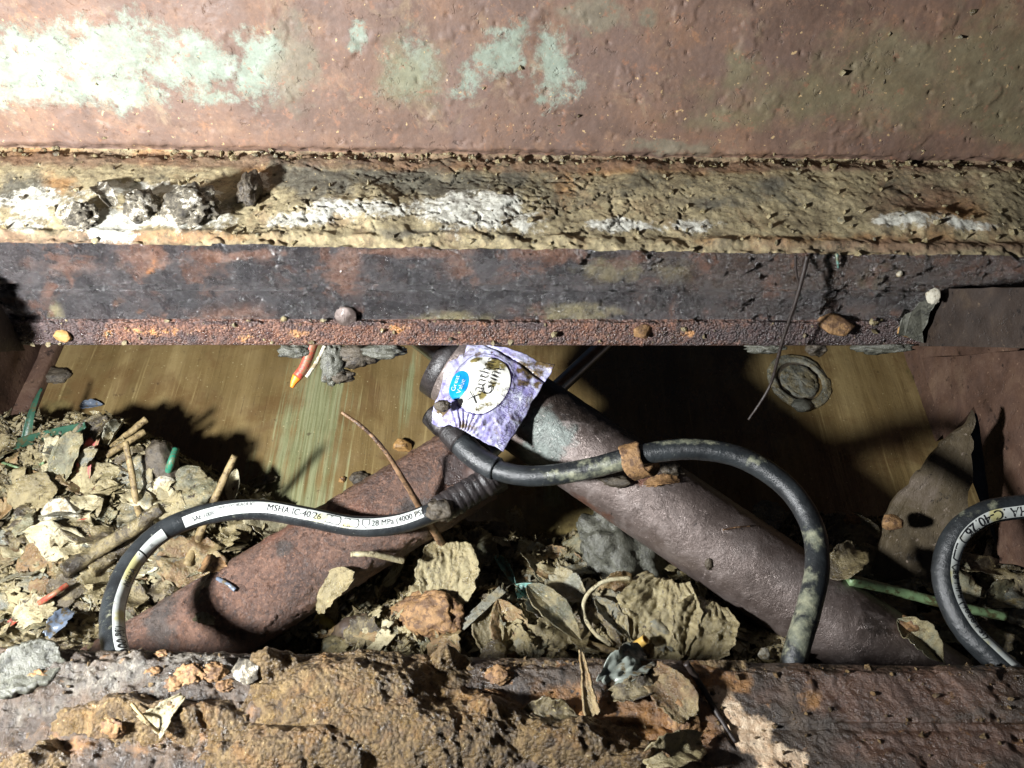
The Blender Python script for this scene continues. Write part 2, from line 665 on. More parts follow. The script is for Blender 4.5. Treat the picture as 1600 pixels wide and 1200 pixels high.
def mat_lip():
    m = Mat('granular rust lip')
    col = m.ramp(m.N(330, 5, .8), [(.3, c(56, 40, 38)), (.45, c(98, 70, 60)), (.58, c(132, 94, 76)), (.7, c(182, 140, 108))])
    col = m.mix(m.mth('MULTIPLY', m.mask('dark', 55, 1.0, .2), .85), col, m.ramp(m.N(90, 6, .75), [(.3, c(44, 38, 40)), (.7, c(88, 76, 76))]))
    col = m.mix(m.step(m.N(560, 3, .7), .66, .71), col, c(196, 176, 160))
    col = m.mix(m.mask('orange', 190, 1.4, .12), col, c(186, 136, 88))
    col = m.mix(m.mth('MULTIPLY', m.step(m.N(70, 6, .75), .54, .64), .75), col, c(70, 54, 54))
    h = m.mth('ADD', m.mth('MULTIPLY', m.V(520, 'F1'), -.7), m.N(190, 6, .8))
    return m.done(col, m.ramp(m.N(120, 4), [(.35, .18), (.65, .55)]), m.bump(h, 1.0, .0034), spec=.9)


def mat_floor():
    m = Mat('streaked wet floor plate')
    st = m.N(1, 6, .7, .0, m.map((150, 4.5, 4.5)))
    st2 = m.N(1, 5, .65, .0, m.map((26, 2.2, 2.2), (3, 0, 0)))
    st3 = m.N(1, 3, .7, .0, m.map((420, 9, 9), (7, 1, 0)))
    blot = m.N(11, 5, .7, .4)
    col = m.ramp(st2, [(.3, c(92, 76, 46)), (.5, c(114, 96, 62)), (.68, c(138, 120, 82))])
    col = m.mix(m.mth('MULTIPLY', m.step(blot, .48, .62), .6), col, c(94, 71, 44))
    col = m.mix(m.mth('MULTIPLY', m.step(st, .56, .70), .75), col, c(152, 134, 92))
    gm = m.step(m.mth('ADD', m.attr('green'), m.mth('MULTIPLY', m.mth('SUBTRACT', st, .5), 1.9)), .34, .74)
    col = m.mix(m.mth('MULTIPLY', gm, .85), col, m.mix(m.step(st3, .4, .6), c(112, 116, 82), c(138, 142, 108)))
    col = m.mix(m.mth('MULTIPLY', m.step(st3, .60, .74), .35), col, c(150, 128, 84))
    col = m.mix(m.mask('mud', 60, .9, .15), col, m.ramp(m.N(80, 6, .75), [(.3, c(74, 64, 40)), (.7, c(128, 114, 72))]))
    col = m.mix(m.step(m.N(420, 2), .71, .75), col, c(196, 182, 140))
    col = m.mix(m.mth('MULTIPLY', m.step(m.N(1, 5, .75, .0, m.map((700, 14, 14), (2, 5, 0))), .60, .68), .55), col, c(152, 134, 92))
    col = m.mix(m.mth('MULTIPLY', m.step(m.N(1, 5, .75, .0, m.map((520, 10, 10), (5, 9, 0))), .60, .68), .6), col, c(52, 38, 24))
    col = m.mix(m.mth('MULTIPLY', m.step(m.N(120, 6, .78), .60, .68), .6), col, c(58, 44, 28))
    h = m.mth('ADD', m.mth('MULTIPLY', st3, .6), m.mth('MULTIPLY', m.N(150, 5, .75), .8))
    return m.done(col, m.ramp(m.N(30, 5, .65), [(.35, .20), (.65, .45)]), m.bump(h, .5, .0012), spec=.7)


def mat_rust_plate(name, a, b, d, rough=.55, sc=1.0, spec=.45):
    m = Mat(name)
    col = m.ramp(m.N(24 * sc, 6, .68, .4), [(.3, a), (.52, b), (.72, d)])
    col = m.mix(m.step(m.N(70 * sc, 5, .7), .58, .68), col, tuple(v * .5 for v in a[:3]) + (1,))
    col = m.mix(m.step(m.N(210, 4, .7), .63, .70), col, tuple(min(1, v * 1.5) for v in d[:3]) + (1,))
    h = m.mth('ADD', m.N(260, 5, .7), m.mth('MULTIPLY', m.step(m.N(120, 4, .7), .58, .7), -.8))
    return m.done(col, m.ramp(m.N(50, 3), [(.3, rough - .15), (.7, rough + .2)]), m.bump(h, .6, .0014), spec=spec)


def mat_barrel(name, dark, mid, light, grain=True, rough=.45, metal=0.0):
    m = Mat(name)
    m.b.inputs['Coat Weight'].default_value = .0 if grain else .4
    m.b.inputs['Coat Roughness'].default_value = .3
    col = m.ramp(m.N(22, 6, .7, .3), [(.3, dark), (.5, mid), (.7, light)])
    if grain:
        g = m.V(560, 'F1', 'Color')
        col = m.mix(m.mth('MULTIPLY', m.step(g, .62, .8), .5), col, tuple(min(1, v * 1.35) for v in light[:3]) + (1,))
        col = m.mix(m.mth('MULTIPLY', m.step(m.V(330, 'F1', 'Color'), .70, .85), .6), col, tuple(v * .55 for v in dark[:3]) + (1,))
    col = m.mix(m.mask('orange', 80, .9, .14), col, m.ramp(m.N(200, 4), [(.3, c(92, 60, 48)), (.7, c(128, 86, 66))]))
    col = m.mix(m.mask('grey', 55, .9, .10), col, m.ramp(m.N(90, 5, .7), [(.3, c(92, 98, 94)), (.7, c(134, 142, 136))]))
    col = m.mix(m.mask('dark', 55, .9, .12), col, m.ramp(m.N(120, 5, .7), [(.3, c(40, 34, 32)), (.7, c(82, 70, 62))]))
    col = m.mix(m.step(m.N(170, 4, .7, .4), .66, .70), col, c(38, 30, 30))
    sc_ = m.step(m.N(34, 7, .75, .8), .50, .56)
    col = m.mix(m.mth('MULTIPLY', sc_, .35 if grain else .2), col, m.mix(.5, dark, (0.02, 0.015, 0.013, 1)))
    col = m.mix(m.mth('MULTIPLY', m.step(m.N(1, 5, .7, .2, m.map((30, 90, 30))), .56, .68), .4), col, tuple(min(1, v * 1.4) for v in light[:3]) + (1,))
    h = m.mth('ADD', m.mth('MULTIPLY', m.N(480, 4, .85), 1.1 if grain else .8), m.mth('MULTIPLY', m.N(260, 6, .78), .7 if grain else .35))
    col = m.mix(m.mth('MULTIPLY', m.step(m.N(460, 4, .8), .63, .68), .8), col, tuple(min(1, v * 2.8) for v in light[:3]) + (1,))  # pale specks: wet sparkle painted into the barrel colour
    h = m.mth('ADD', h, m.mth('MULTIPLY', sc_, .22 if grain else .12))
    h = m.mth('ADD', h, m.mth('MULTIPLY', m.step(m.N(130, 5, .75, .5), .60, .68), -.9))
    h = m.mth('ADD', h, m.mth('MULTIPLY', m.mask('grey', 55, .9, .10), .8))
    return m.done(col, m.ramp(m.N(60, 4), [(.3, rough - .12), (.7, rough + .15)]), m.bump(h, .9 if grain else .55, .0018), metal, spec=.9)


def mat_hose():
    m = Mat('black rubber hose')
    col = m.ramp(m.N(60, 5, .6), [(.3, c(24, 26, 28)), (.7, c(46, 50, 52))])
    col = m.mix(m.mth('MULTIPLY', m.mask('mud', 170, 1.5, .2, .62, 8), .8), col, m.ramp(m.N(180, 5), [(.3, c(88, 94, 84)), (.7, c(160, 160, 134))]))
    col = m.mix(m.step(m.N(330, 4, .7), .66, .72), col, c(120, 124, 116))
    return m.done(col, m.ramp(m.N(80, 5), [(.3, .24), (.7, .46)]), m.bump(m.mth('ADD', m.N(420, 5, .75), m.N(120, 4, .7)), .5, .0010), spec=.6)


def mat_stripe():
    m = Mat('white print stripe')
    col = m.ramp(m.N(90, 4), [(.3, c(172, 177, 172)), (.7, c(208, 212, 207))])
    col = m.mix(m.mth('MULTIPLY', m.mask('stain', 160, .9, .2), .85), col, c(186, 178, 112))
    col = m.mix(m.mth('MULTIPLY', m.step(m.N(110, 7, .78), .54, .66), .5), col, c(150, 146, 124))
    col = m.mix(m.step(m.N(300, 6, .78), .61, .66), col, c(60, 60, 56))
    return m.done(col, .5)


def plain(name, col, rough=.5, var=.25, dirt=0.0, dirtcol=None, sc=90, spec=.5, bump=.3, sub=0):
    m = Mat(name)
    a = tuple(v * (1 - var) for v in col[:3]) + (1,)
    b = tuple(min(1, v * (1 + var)) for v in col[:3]) + (1,)
    k = m.ramp(m.N(sc, 5, .65), [(.3, a), (.7, b)])
    if dirt:
        k = m.mix(m.step(m.N(sc * 1.3, 5, .72, .3), .62 - .3 * dirt, .72 - .25 * dirt), k, dirtcol or c(116, 102, 66))
    return m.done(k, rough, m.bump(m.N(sc * 3.5, 5, .7), bump, .0012), spec=spec)


def mat_litter(name, stops, rough=.42, wet=True, vein=False, per=True):
    rough -= .06
    """dead leaf or bark under a skin of wet mud; every object its own tone"""
    m = Mat(name)
    r = m.orand() if per else m.attr('cell')
    v = m.mth('ADD', m.mth('ADD', m.mth('MULTIPLY', r, .6), .2), m.mth('MULTIPLY', m.mth('SUBTRACT', m.N(70, 5, .7), .5), .9))
    col = m.ramp(v, stops)
    col = m.mix(m.mth('MULTIPLY', m.step(m.N(45, 7, .75, .5), .42, .60), .7), col, c(150, 136, 98))
    col = m.mix(m.step(m.N(150, 5, .72, .3), .55, .66), col, c(98, 86, 56))
    col = m.mix(m.mth('MULTIPLY', m.step(m.N(60, 7, .78, .6), .55, .68), .6), col, c(84, 73, 52))
    col = m.mix(m.step(m.N(110, 6, .75, .5), .58, .66), col, c(52, 42, 30))
    col = m.mix(m.step(m.N(260, 4, .7), .64, .70), col, c(186, 170, 120))
    h = m.mth('ADD', m.N(240, 6, .75), m.mth('MULTIPLY', m.N(90, 3, .6), .8))
    if vein:
        sv = m.attr('suv', True)
        sp = m.nt.nodes.new('ShaderNodeSeparateXYZ')
        m.lk(sp.inputs[0], sv)
        ph = m.mth('SUBTRACT', m.mth('MULTIPLY', sp.outputs[0], 60), m.mth('MULTIPLY', m.mth('ABSOLUTE', sp.outputs[1]), 14))
        h = m.mth('ADD', h, m.mth('MULTIPLY', m.mth('SINE', ph), .015))
    ro = m.ramp(m.N(70, 4, .6), [(.35, rough - .17), (.65, rough + .2)])
    return m.done(col, ro, m.bump(h, .95, .0022), spec=.7 if wet else .35)


def mat_soil():
    m = Mat('brown granular soil')
    col = m.ramp(m.N(150, 7, .8, .4), [(.28, c(44, 34, 23)), (.42, c(82, 65, 42)), (.54, c(110, 90, 58)), (.66, c(138, 116, 78)), (.78, c(176, 156, 116))])
    col = m.mix(m.mth('MULTIPLY', m.step(m.N(24, 6, .75, .4), .50, .66), .65), col, m.ramp(m.N(120, 6, .75), [(.3, c(98, 68, 40)), (.7, c(150, 114, 68))]))
    col = m.mix(m.mth('MULTIPLY', m.step(m.N(48, 6, .75), .56, .68), .8), col, c(50, 40, 32))
    col = m.mix(m.step(m.N(300, 4, .7), .65, .71), col, c(186, 168, 128))
    h = m.mth('ADD', m.mth('MULTIPLY', m.V(420, 'F1'), -.8), m.mth('MULTIPLY', m.N(160, 7, .8), 1.3))
    return m.done(col, m.ramp(m.N(90, 6, .75), [(.38, .2), (.62, .7)]), m.bump(h, .9, .0026), spec=.6)


def mat_front():
    m = Mat('flaking rust front beam')
    col = m.ramp(m.N(20, 7, .7, .5), [(.28, c(37, 30, 25)), (.45, c(62, 51, 41)), (.6, c(90, 75, 60)), (.8, c(80, 60, 43))])
    col = m.mix(m.mask('rust', 30, .8, .2), col, m.ramp(m.N(60, 6, .75), [(.3, c(72, 51, 41)), (.7, c(116, 89, 73))]))
    col = m.mix(m.mask('ochre', 60, .9, .15), col, m.ramp(m.N(140, 5, .7), [(.3, c(110, 74, 40)), (.7, c(168, 122, 68))]))
    col = m.mix(m.mask('cream', 90, .9, .10), col, m.ramp(m.N(160, 5, .7), [(.3, c(188, 148, 108)), (.6, c(238, 214, 182))]))
    col = m.mix(m.mask('silver', 70, .9, .2), col, m.ramp(m.N(200, 5, .7), [(.3, c(60, 55, 49)), (.5, c(92, 86, 76)), (.72, c(152, 147, 134))]))
    col = m.mix(m.step(m.N(130, 5, .72, .3), .60, .68), col, c(40, 32, 30))
    col = m.mix(m.mth('MULTIPLY', m.step(m.N(80, 5, .72, .3), .60, .67), .8), col, c(132, 96, 60))
    col = m.mix(m.step(m.N(480, 3, .7), .66, .71), col, c(150, 144, 138))
    h = m.mth('ADD', m.N(280, 6, .75), m.mth('MULTIPLY', m.N(90, 4, .7), 1.2))
    return m.done(col, m.ramp(m.N(45, 5), [(.34, .18), (.66, .55)]), m.bump(h, .9, .0024), spec=.8)


def mat_chrome():
    m = Mat('chromed piston rod')
    return m.done(m.ramp(m.N(40, 4), [(.3, c(150, 156, 160)), (.7, c(200, 206, 210))]), .30, m.bump(m.N(300, 3), .05, .0005), metal=1.0)


def mat_pouch():
    m = Mat('purple printed pouch')
    col = m.ramp(m.N(60, 7, .75, .8), [(.30, c(104, 98, 146)), (.42, c(142, 136, 186)), (.52, c(178, 176, 210)), (.62, c(208, 212, 226))])
    col = m.mix(m.mth('MULTIPLY', m.step(m.N(28, 5, .7, .5), .54, .66), .6), col, c(220, 228, 244))
    # splashes of mud
    col = m.mix(m.mask('mud', 170, 1.2, .14), col, m.ramp(m.N(240, 4), [(.3, c(58, 46, 32)), (.7, c(122, 104, 72))]))
    col = m.mix(m.step(m.N(190, 6, .75, .6), .60, .66), col, c(76, 62, 66))
    col = m.mix(m.mth('MULTIPLY', m.step(m.N(80, 7, .78, .6), .54, .64), .75), col, c(118, 108, 96))
    col = m.mix(m.mask('fold', 120, .5, .1), col, c(38, 32, 46))
    h = m.mth('ADD', m.N(120, 4, .6), m.mth('MULTIPLY', m.N(320, 4), .4))
    return m.done(col, .28, m.bump(h, .6, .0018), spec=.6)


def mat_label():
    m = Mat('white label print')
    col = m.ramp(m.N(90, 4), [(.3, c(226, 226, 214)), (.7, c(240, 240, 234))])
    col = m.mix(m.mask('mud', 190, 1.0, .10), col, m.ramp(m.N(240, 4), [(.3, c(60, 54, 36)), (.7, c(150, 136, 82))]))
    return m.done(col, .34, m.bump(m.N(120, 4, .6), .3, .001))


TAN = [(.0, c(92, 83, 60)), (.3, c(132, 121, 89)), (.55, c(158, 147, 111)), (.8, c(118, 107, 78)), (1, c(180, 169, 134))]
OLIVE = [(.0, c(66, 66, 52)), (.35, c(100, 99, 80)), (.6, c(128, 126, 102)), (.85, c(92, 91, 74)), (1, c(150, 147, 121))]
DARK = [(.0, c(38, 33, 27)), (.35, c(64, 56, 44)), (.65, c(88, 78, 60)), (1, c(110, 98, 78))]
GREY = [(.0, c(70, 70, 64)), (.35, c(102, 103, 94)), (.65, c(134, 133, 118)), (1, c(166, 165, 148))]
BROWN = [(.0, c(74, 56, 38)), (.35, c(106, 82, 54)), (.65, c(134, 106, 70)), (1, c(160, 132, 92))]
PALE = [(.0, c(146, 136, 106)), (.4, c(180, 170, 136)), (.75, c(202, 194, 162)), (1, c(220, 213, 186))]

X = dict(
    web=mat_web(), crust=mat_crust(), flange=mat_flange(), lip=mat_lip(), floor=mat_floor(), front=mat_front(), soil=mat_soil(),
    chrome=mat_chrome(), hose=mat_hose(), stripe=mat_stripe(), pouch=mat_pouch(), label=mat_label(),
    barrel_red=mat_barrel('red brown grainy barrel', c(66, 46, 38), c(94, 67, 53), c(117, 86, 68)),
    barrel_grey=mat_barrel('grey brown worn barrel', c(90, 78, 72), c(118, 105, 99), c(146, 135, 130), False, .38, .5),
    wall=mat_rust_plate('rusted side wall', c(64, 47, 39), c(92, 70, 58), c(112, 90, 74)),
    bracket=mat_rust_plate('dark rusted bracket', c(34, 28, 25), c(54, 45, 39), c(78, 66, 54)),
    gusset=mat_rust_plate('mud coated gusset', c(56, 48, 36), c(88, 77, 58), c(116, 104, 92)),
    steel=mat_rust_plate('brown fitting steel', c(44, 34, 32), c(66, 52, 48), c(88, 70, 62), .4, 2.0, .6),
    blackfit=mat_rust_plate('black fitting steel', c(26, 24, 24), c(44, 40, 40), c(64, 58, 56), .36, 2.0, .6),
    ink=plain('black print ink', c(30, 30, 34), .5, .2, bump=0),
    inkp=plain('dark violet print ink', c(58, 44, 92), .5, .2, bump=0),
    blue=plain('blue print ink', c(20, 140, 206), .35, .15, bump=0),
    white=plain('white print ink', c(240, 242, 244), .35, .05, bump=0),
    bed=mat_litter('wet litter mass', [(.0, c(62, 53, 38)), (.22, c(104, 94, 70)), (.40, c(150, 139, 106)), (.52, c(100, 98, 84)), (.62, c(70, 58, 43)), (.76, c(130, 119, 88)), (.88, c(102, 85, 60)), (1, c(192, 183, 150))], .36, True, False, False),
    tan=mat_litter('muddy tan leaf', TAN, .40, True, True), olive=mat_litter('olive grey leaf', OLIVE, .38, True, True),
    dark=mat_litter('dark rotten leaf', DARK, .38, True, True), grey=mat_litter('grey mud flake', GREY, .36), brown=mat_litter('brown leaf', BROWN, .4, True, True),
    pale=mat_litter('pale dry leaf', PALE, .5, True, True),
    twig=plain('muddy twig bark', c(140, 122, 86), .55, .35, .4, c(88, 72, 48), 160, .4, .6),
    stem=plain('brown weed stem', c(128, 100, 74), .42, .45, .45, c(70, 52, 40), 130, .5, .6),
    root=plain('dark root', c(44, 36, 32), .5, .3, bump=.5),
    red=plain('red plastic', c(162, 66, 52), .45, .25, .5, c(128, 98, 70), 150),
    orange=plain('orange plastic', c(222, 130, 44), .4, .2, .2),
    pink=plain('pink rag', c(176, 92, 90), .5, .25, .55, c(140, 120, 90), 120),
    green=plain('green plastic', c(44, 116, 92), .4, .25, .45, c(96, 100, 74), 200),
    dkgreen=plain('dark green strap', c(44, 78, 62), .4, .25, .4, c(70, 68, 46), 90),
    palegreen=plain('pale green stem', c(108, 132, 94), .45, .25, .5, c(74, 70, 44), 90),
    teal=plain('teal leaf', c(104, 146, 136), .38, .3, .45, c(92, 84, 56), 90),
    yellow=plain('yellow straw', c(222, 182, 96), .4, .15, .15),
    cream=plain('white foam lump', c(186, 181, 164), .65, .2, .5, c(136, 122, 94), 120, .35, 1.0),
    stone=plain('yellow brown stone', c(150, 116, 70), .5, .35, .4, c(92, 68, 44), 110, .4, .6),
    ochre=plain('orange ochre flake', c(142, 110, 74), .55, .4, .55, c(96, 72, 52), 120, .4, 1.0),
    clod=plain('dark mud clod', c(78, 70, 58), .5, .45, .35, c(46, 40, 34), 140, .5, .9),
    paleclod=Mat('white flecked mud clod'), fruit=plain('yellow green fruit skin', c(150, 138, 66), .32, .3, .35, c(82, 62, 42), 60, .6, .3),
    brownball=plain('brown rotten fruit', c(82, 68, 52), .55, .4, .6, c(54, 42, 34), 70, .6, .4),
    mudgrey=plain('grey silt', c(88, 88, 78), .34, .3, .35, c(60, 60, 54), 120, .6, 1.0),
    bluegrey=plain('blue grey film', c(92, 102, 116), .25, .3, .4, c(90, 80, 60), 100, .6),
    pod=plain('brown seed pod', c(112, 78, 50), .34, .4, .3, c(92, 58, 36), 70, .6, .4),
    rag=plain('grey plastic rag', c(120, 126, 118), .28, .3, .4, c(92, 80, 56), 80, .6),
)
_m = X['paleclod']
_k = _m.ramp(_m.N(90, 7, .78), [(.36, c(50, 46, 40)), (.48, c(84, 78, 66)), (.54, c(134, 126, 108)), (.59, c(214, 212, 202)), (.8, c(228, 228, 220))])
X['paleclod'] = _m.done(_k, .6, _m.bump(_m.N(240, 6, .75), .9, .003))

# ------------------------------------------------------------------ the setting: floor plate and side walls
XL, XR = -0.533, 0.4487


def floor_pt(x, y, h=0.0):
    return FLOOR_O + np.array([x, 0, 0]) + FLOOR_Y * y + FLOOR_N * h


FY0 = float((FL(800, 1190) - FLOOR_O) @ FLOOR_Y)
FY1 = float((FL(800, 380) - FLOOR_O) @ FLOOR_Y)
nx, ny = 420, 260
gx = np.linspace(XL - .02, XR + .02, nx)
gy = np.linspace(FY0 - .05, FY1, ny)
GX, GY = np.meshgrid(gx, gy, indexing='xy')
hh = .0016 * fbm(np.stack([GX, GY, GX * 0], -1), 14, 3, 3) + .0005 * fbm(np.stack([GX * 6, GY * .4, GX * 0], -1), 40, 3, 4)
G = FLOOR_O + GX[..., None] * np.array([1., 0, 0]) + GY[..., None] * FLOOR_Y + hh[..., None] * FLOOR_N
fpx, fpy = proj(G)
gm = blobs(fpx, fpy, [(490, 660, 44, 130, 1, 12), (450, 790, 80, 70, .9), (520, 600, 30, 60, .7, 8), (860, 800, 20, 70), (930, 780, 30, 60, .8), (640, 600, 12, 60, .8, 10)])
mud = blobs(fpx, fpy, [(60, 700, 25, 90, 1, 25), (840, 815, 90, 30), (880, 850, 120, 30), (1440, 600, 14, 80, .8, -18)])
fo = mk('floor', G, gridf(ny, nx), X['floor'], None, {'green': gm, 'mud': mud})
tag(fo, 'streaked brown floor plate with green paint showing through', None, None, 'structure')


def side_wall(x, out, name, label):
    a0 = floor_pt(x, FY0 - .05 if out > 0 else float((FL(1470, 690) - FLOOR_O) @ FLOOR_Y))
    a1 = floor_pt(x, FY1)
    r = []
    for t in np.linspace(0, 1, 60):
        r.append([a0 + (a1 - a0) * t + FLOOR_N * h for h in np.linspace(-.02, .19, 40)])
    Gw = np.array(r)
    Gw[..., 0] += out * (.0022 * fbm(Gw, 30, 4, 8) + .001)
    o = mk(name, Gw, gridf(60, 40), X['wall'])
    return tag(o, label, None, None, 'structure')


side_wall(XL, 1, 'wall_left', 'rusted red brown side wall at the left edge of the floor')
side_wall(XR, -1, 'wall_right', 'rusted red brown side wall at the right edge of the floor')
Go = np.array([[floor_pt(XR + .09, FY0 - .30 + (FY1 - FY0 + .60) * t_, h_) for h_ in np.linspace(-.60, .24, 24)] for t_ in np.linspace(0, 1, 30)])  # added sheet, blocks the bluish background so the slit stays dark
Go[..., 0] += .003 * fbm(Go, 25, 3, 18)
tag(mk('slit_backing', Go, gridf(30, 24), X['bracket']), 'added dark backing sheet that blackens the slit at the right', None, None, 'structure')

# weld strip where the left wall meets the floor
r = []
for t_ in np.linspace(0, 1, 120):
    yy = FY0 + (FY1 - FY0) * t_
    r.append([floor_pt(XL + x_, yy, h_) for x_, h_ in ((.0005, .012), (.008, .012), (.016, .011), (.0175, .009), (.018, .0005))])
Gs_ = np.array(r)
Gs_ = Gs_ + FLOOR_N * (.0012 * fbm(Gs_, 60, 4, 5))[..., None]
e = mk('angle_strip', Gs_, gridf(120, 5), X['wall'])
tag(e, 'rusted angle strip along the foot of the left side wall', 'strip')

# ------------------------------------------------------------------ upper beam
PROF = [(-170, -170, .456), (0, 0, .500), (222, 246, .574), (229, 252, .584), (238, 259, .584), (244, 264, .576), (300, 318, .555),
        (368, 390, .529), (377, 400, .525), (392, 412, .5265), (444, 449, .547), (449, 453, .5515), (455, 458, .5505), (498, 499, .569), (505, 505, .566), (536, 538, .577),
        (540, 541, .583), (520, 521, .602), (440, 440, .636), (300, 300, .69), (-170, -170, .60)]


def beam_grid(prof, x0, x1, n, ds, visible):
    L = np.array([P(0, p[0], p[2]) for p in prof])
    R = np.array([P(1600, p[1], p[2]) for p in prof])
    xs = np.linspace(x0, x1, n)
    s = np.concatenate([[0], np.cumsum(np.linalg.norm(np.diff(L[:, 1:], axis=0), axis=1))])
    ss = [np.arange(s[k], s[k + 1], ds if k < visible else .01) for k in range(len(prof) - 1)]
    seg = np.concatenate([np.full(len(q), k) for k, q in enumerate(ss)] + [[len(prof) - 2]])
    st = np.concatenate(ss + [[s[-1]]])
    rows = []
    for k in (1, 2):
        rows.append(np.stack([np.interp(st, s, L[:, k]), np.interp(st, s, R[:, k])], -1))
    Y, Z = rows
    xl, xr = L[:, 0], R[:, 0]
    XLr, XRr = np.interp(st, s, xl), np.interp(st, s, xr)
    t = (xs[None] - XLr[:, None]) / (XRr - XLr)[:, None]
    Gb = np.stack([np.broadcast_to(xs, t.shape), Y[:, :1] + (Y[:, 1:] - Y[:, :1]) * t, Z[:, :1] + (Z[:, 1:] - Z[:, :1]) * t], -1)
    # round the corners a little
    k = 2
    H = Gb.copy()
    for q in range(3):
        H[1:-1] = (Gb[:-2] + Gb[1:-1] * 2 + Gb[2:]) / 4
        Gb = H.copy()
    return Gb, st, seg, s


UB, ust, useg, uks = beam_grid(PROF, -.47, .47, 780, .00125, 17)
UN = grid_normals(UB)
if (UN[len(UN) // 4, 300] @ (CAMP - UB[len(UB) // 4, 300])) < 0:
    UN = -UN
UU, VV = np.meshgrid(UB[0, :, 0], ust, indexing='xy')
Q2 = uv3(UU, VV)
upx, upy = proj(UB)
yl = upx / 1600


def between(a, b):
    """soft 1 between profile knots a and b"""
    w = .004
    return (sstep(uks[a] - w, uks[a] + w, ust) * (1 - sstep(uks[b] - w, uks[b] + w, ust)))[:, None]


w_web, w_crust, w_fl, w_lip = between(0, 2), between(4, 7), between(7, 13), between(13, 15)
n1 = fbm(Q2, 22, 5, 1)
n2 = fbm(Q2, 90, 4, 2)
n3 = fbm(Q2, 260, 3, 9)
# web: shallow scale and pits
disp = w_web * (.0013 * fbm(Q2, 9, 3, 5) + .0003 * n2 - .0014 * sstep(.50, .60, fbm(Q2, 130, 4, 6)) + .0008 * sstep(.30, .36, fbm(Q2, 30, 5, 31)) + .0002 * n3)
# crust: lumps with drying cracks
warp = fbm(Q2, 40, 3, 12) * .012
f1, f21, cid, _, _ = vor(UU + warp, VV * 1.5 + fbm(Q2, 40, 3, 13) * .012, 42, 3)
f1b, f21b, _, _, _ = vor(UU + warp * .6, VV * 1.2 + warp * .5, 105, 4)
crk_zone = sstep(.40, .60, blobs(upx, upy, [(730, 335, 210, 45), (480, 335, 120, 35), (850, 320, 140, 50), (1000, 330, 120, 35, .9), (620, 260, 250, 40, .9)]) + .25 * n1)
crack = (1 - sstep(.008, .050, f21)) * crk_zone * sstep(-.25, .05, fbm(Q2, 34, 3, 45)) + .45 * (1 - sstep(.01, .07, f21b)) * crk_zone * sstep(.0, .3, fbm(Q2, 30, 2, 44))
crack = np.clip(crack, 0, 1) * w_crust
disp += w_crust * (.0030 * fbm(Q2, 17, 4, 21) + .0018 * fbm(Q2 * np.array([.55, 1.3, 1]), 24, 5, 48) + .0008 * n2 + .0006 * n3 - .0010 * sstep(.45, .6, fbm(Q2, 110, 4, 47))) - .0034 * crack
bulge = blobs(upx, upy, [(150, 335, 60, 40), (300, 325, 70, 45), (560, 330, 120, 30), (740, 330, 100, 40), (1450, 350, 100, 22)])
disp += w_crust * .005 * sstep(.3, .9, bulge)
# ragged shadow line where web meets crust
gap = between(2, 5)
disp += gap * (.0025 * n2 + .002 * n1)
disp += w_fl * (.0014 * n1 + .0013 * n2 + .0010 * n3 + .0026 * sstep(.1, .2, fbm(Q2 * np.array([1, 1.6, 1]), 13, 5, 61)) + .0016 * sstep(.1, .2, fbm(Q2 * np.array([1, 1.4, 1]), 38, 5, 62)) - .0018)
disp += w_lip * (.0016 * n2 + .0014 * n3)
disp -= .0045 * np.exp(-((VV - uks[11]) / .0017) ** 2)
disp += (.0022 + .0045 * fbm(Q2, 45, 4, 49)) * np.exp(-((VV - uks[7] + .002) / .004) ** 2)
disp -= .0030 * np.exp(-((VV - uks[13]) / .0022) ** 2) * (.6 + n1)
low = sstep(uks[13] - .004, uks[13], ust)[:, None] * (1 - sstep(uks[15], uks[15] + .004, ust)[:, None])
disp += low * (.0024 * fbm(Q2, 40, 4, 77) + .0016 * fbm(Q2, 160, 3, 78))
UB = UB + UN * disp[..., None]

beam = empty('upper_beam', UB[-1, 390], 'long rusted steel beam with mud caked ledge across the top of the picture', 'beam')


def rows(a, b):
    """row indices of profile segments a..b-1, ends shared"""
    i0 = int(np.searchsorted(ust, uks[a] - 1e-9))
    i1 = int(np.searchsorted(ust, uks[b] - 1e-9)) if b < len(uks) - 1 else len(ust) - 1
    return slice(i0, i1 + 1)


def part_rows(name, sl, mat, attrs):
    g = UB[sl]
    return mk(name, g, gridf(g.shape[0], g.shape[1]), mat, beam, {k: v[sl] for k, v in attrs.items()})


paint = blobs(upx, upy, [(55, 100, 130, 66, .92), (185, 80, 76, 64, .9), (290, 95, 80, 50, .9), (405, 100, 40, 60, .9), (150, 145, 140, 30, .8), (345, 150, 90, 18, .66), (560, 55, 22, 26, .75), (640, 115, 50, 66, .76),
                         (785, 85, 46, 44, .78), (800, 50, 30, 26, .74), (868, 115, 36, 64, .78), (735, 130, 30, 44, .62), (855, 155, 28, 20, .72)])
olive = blobs(upx, upy, [(1400, 120, 110, 70), (1545, 120, 90, 90), (1580, 200, 50, 30), (1150, 105, 30, 36), (1300, 150, 180, 40, .85), (1140, 185, 90, 20, .8), (640, 120, 60, 60, .8)])
wgrey = blobs(upx, upy, [(930, 22, 48, 26), (1010, 30, 14, 20), (460, 105, 50, 70, .85), (1050, 228, 90, 12, .8)])
part_rows('web_plate', rows(0, 3), X['web'], {'paint': paint, 'olive': olive, 'grey': wgrey})
white = blobs(upx, upy, [(745, 335, 95, 30, .85), (560, 332, 90, 16, .8), (460, 345, 60, 12, .8), (175, 355, 50, 20), (300, 345, 60, 24, .75), (60, 320, 90, 24, .7), (390, 290, 26, 20, .8), (230, 300, 120, 14, .8),
                         (980, 352, 60, 10, .95), (1080, 350, 40, 10, .8), (1420, 352, 80, 12, .75), (1510, 355, 60, 12, .72), (20, 350, 60, 14, .7)])
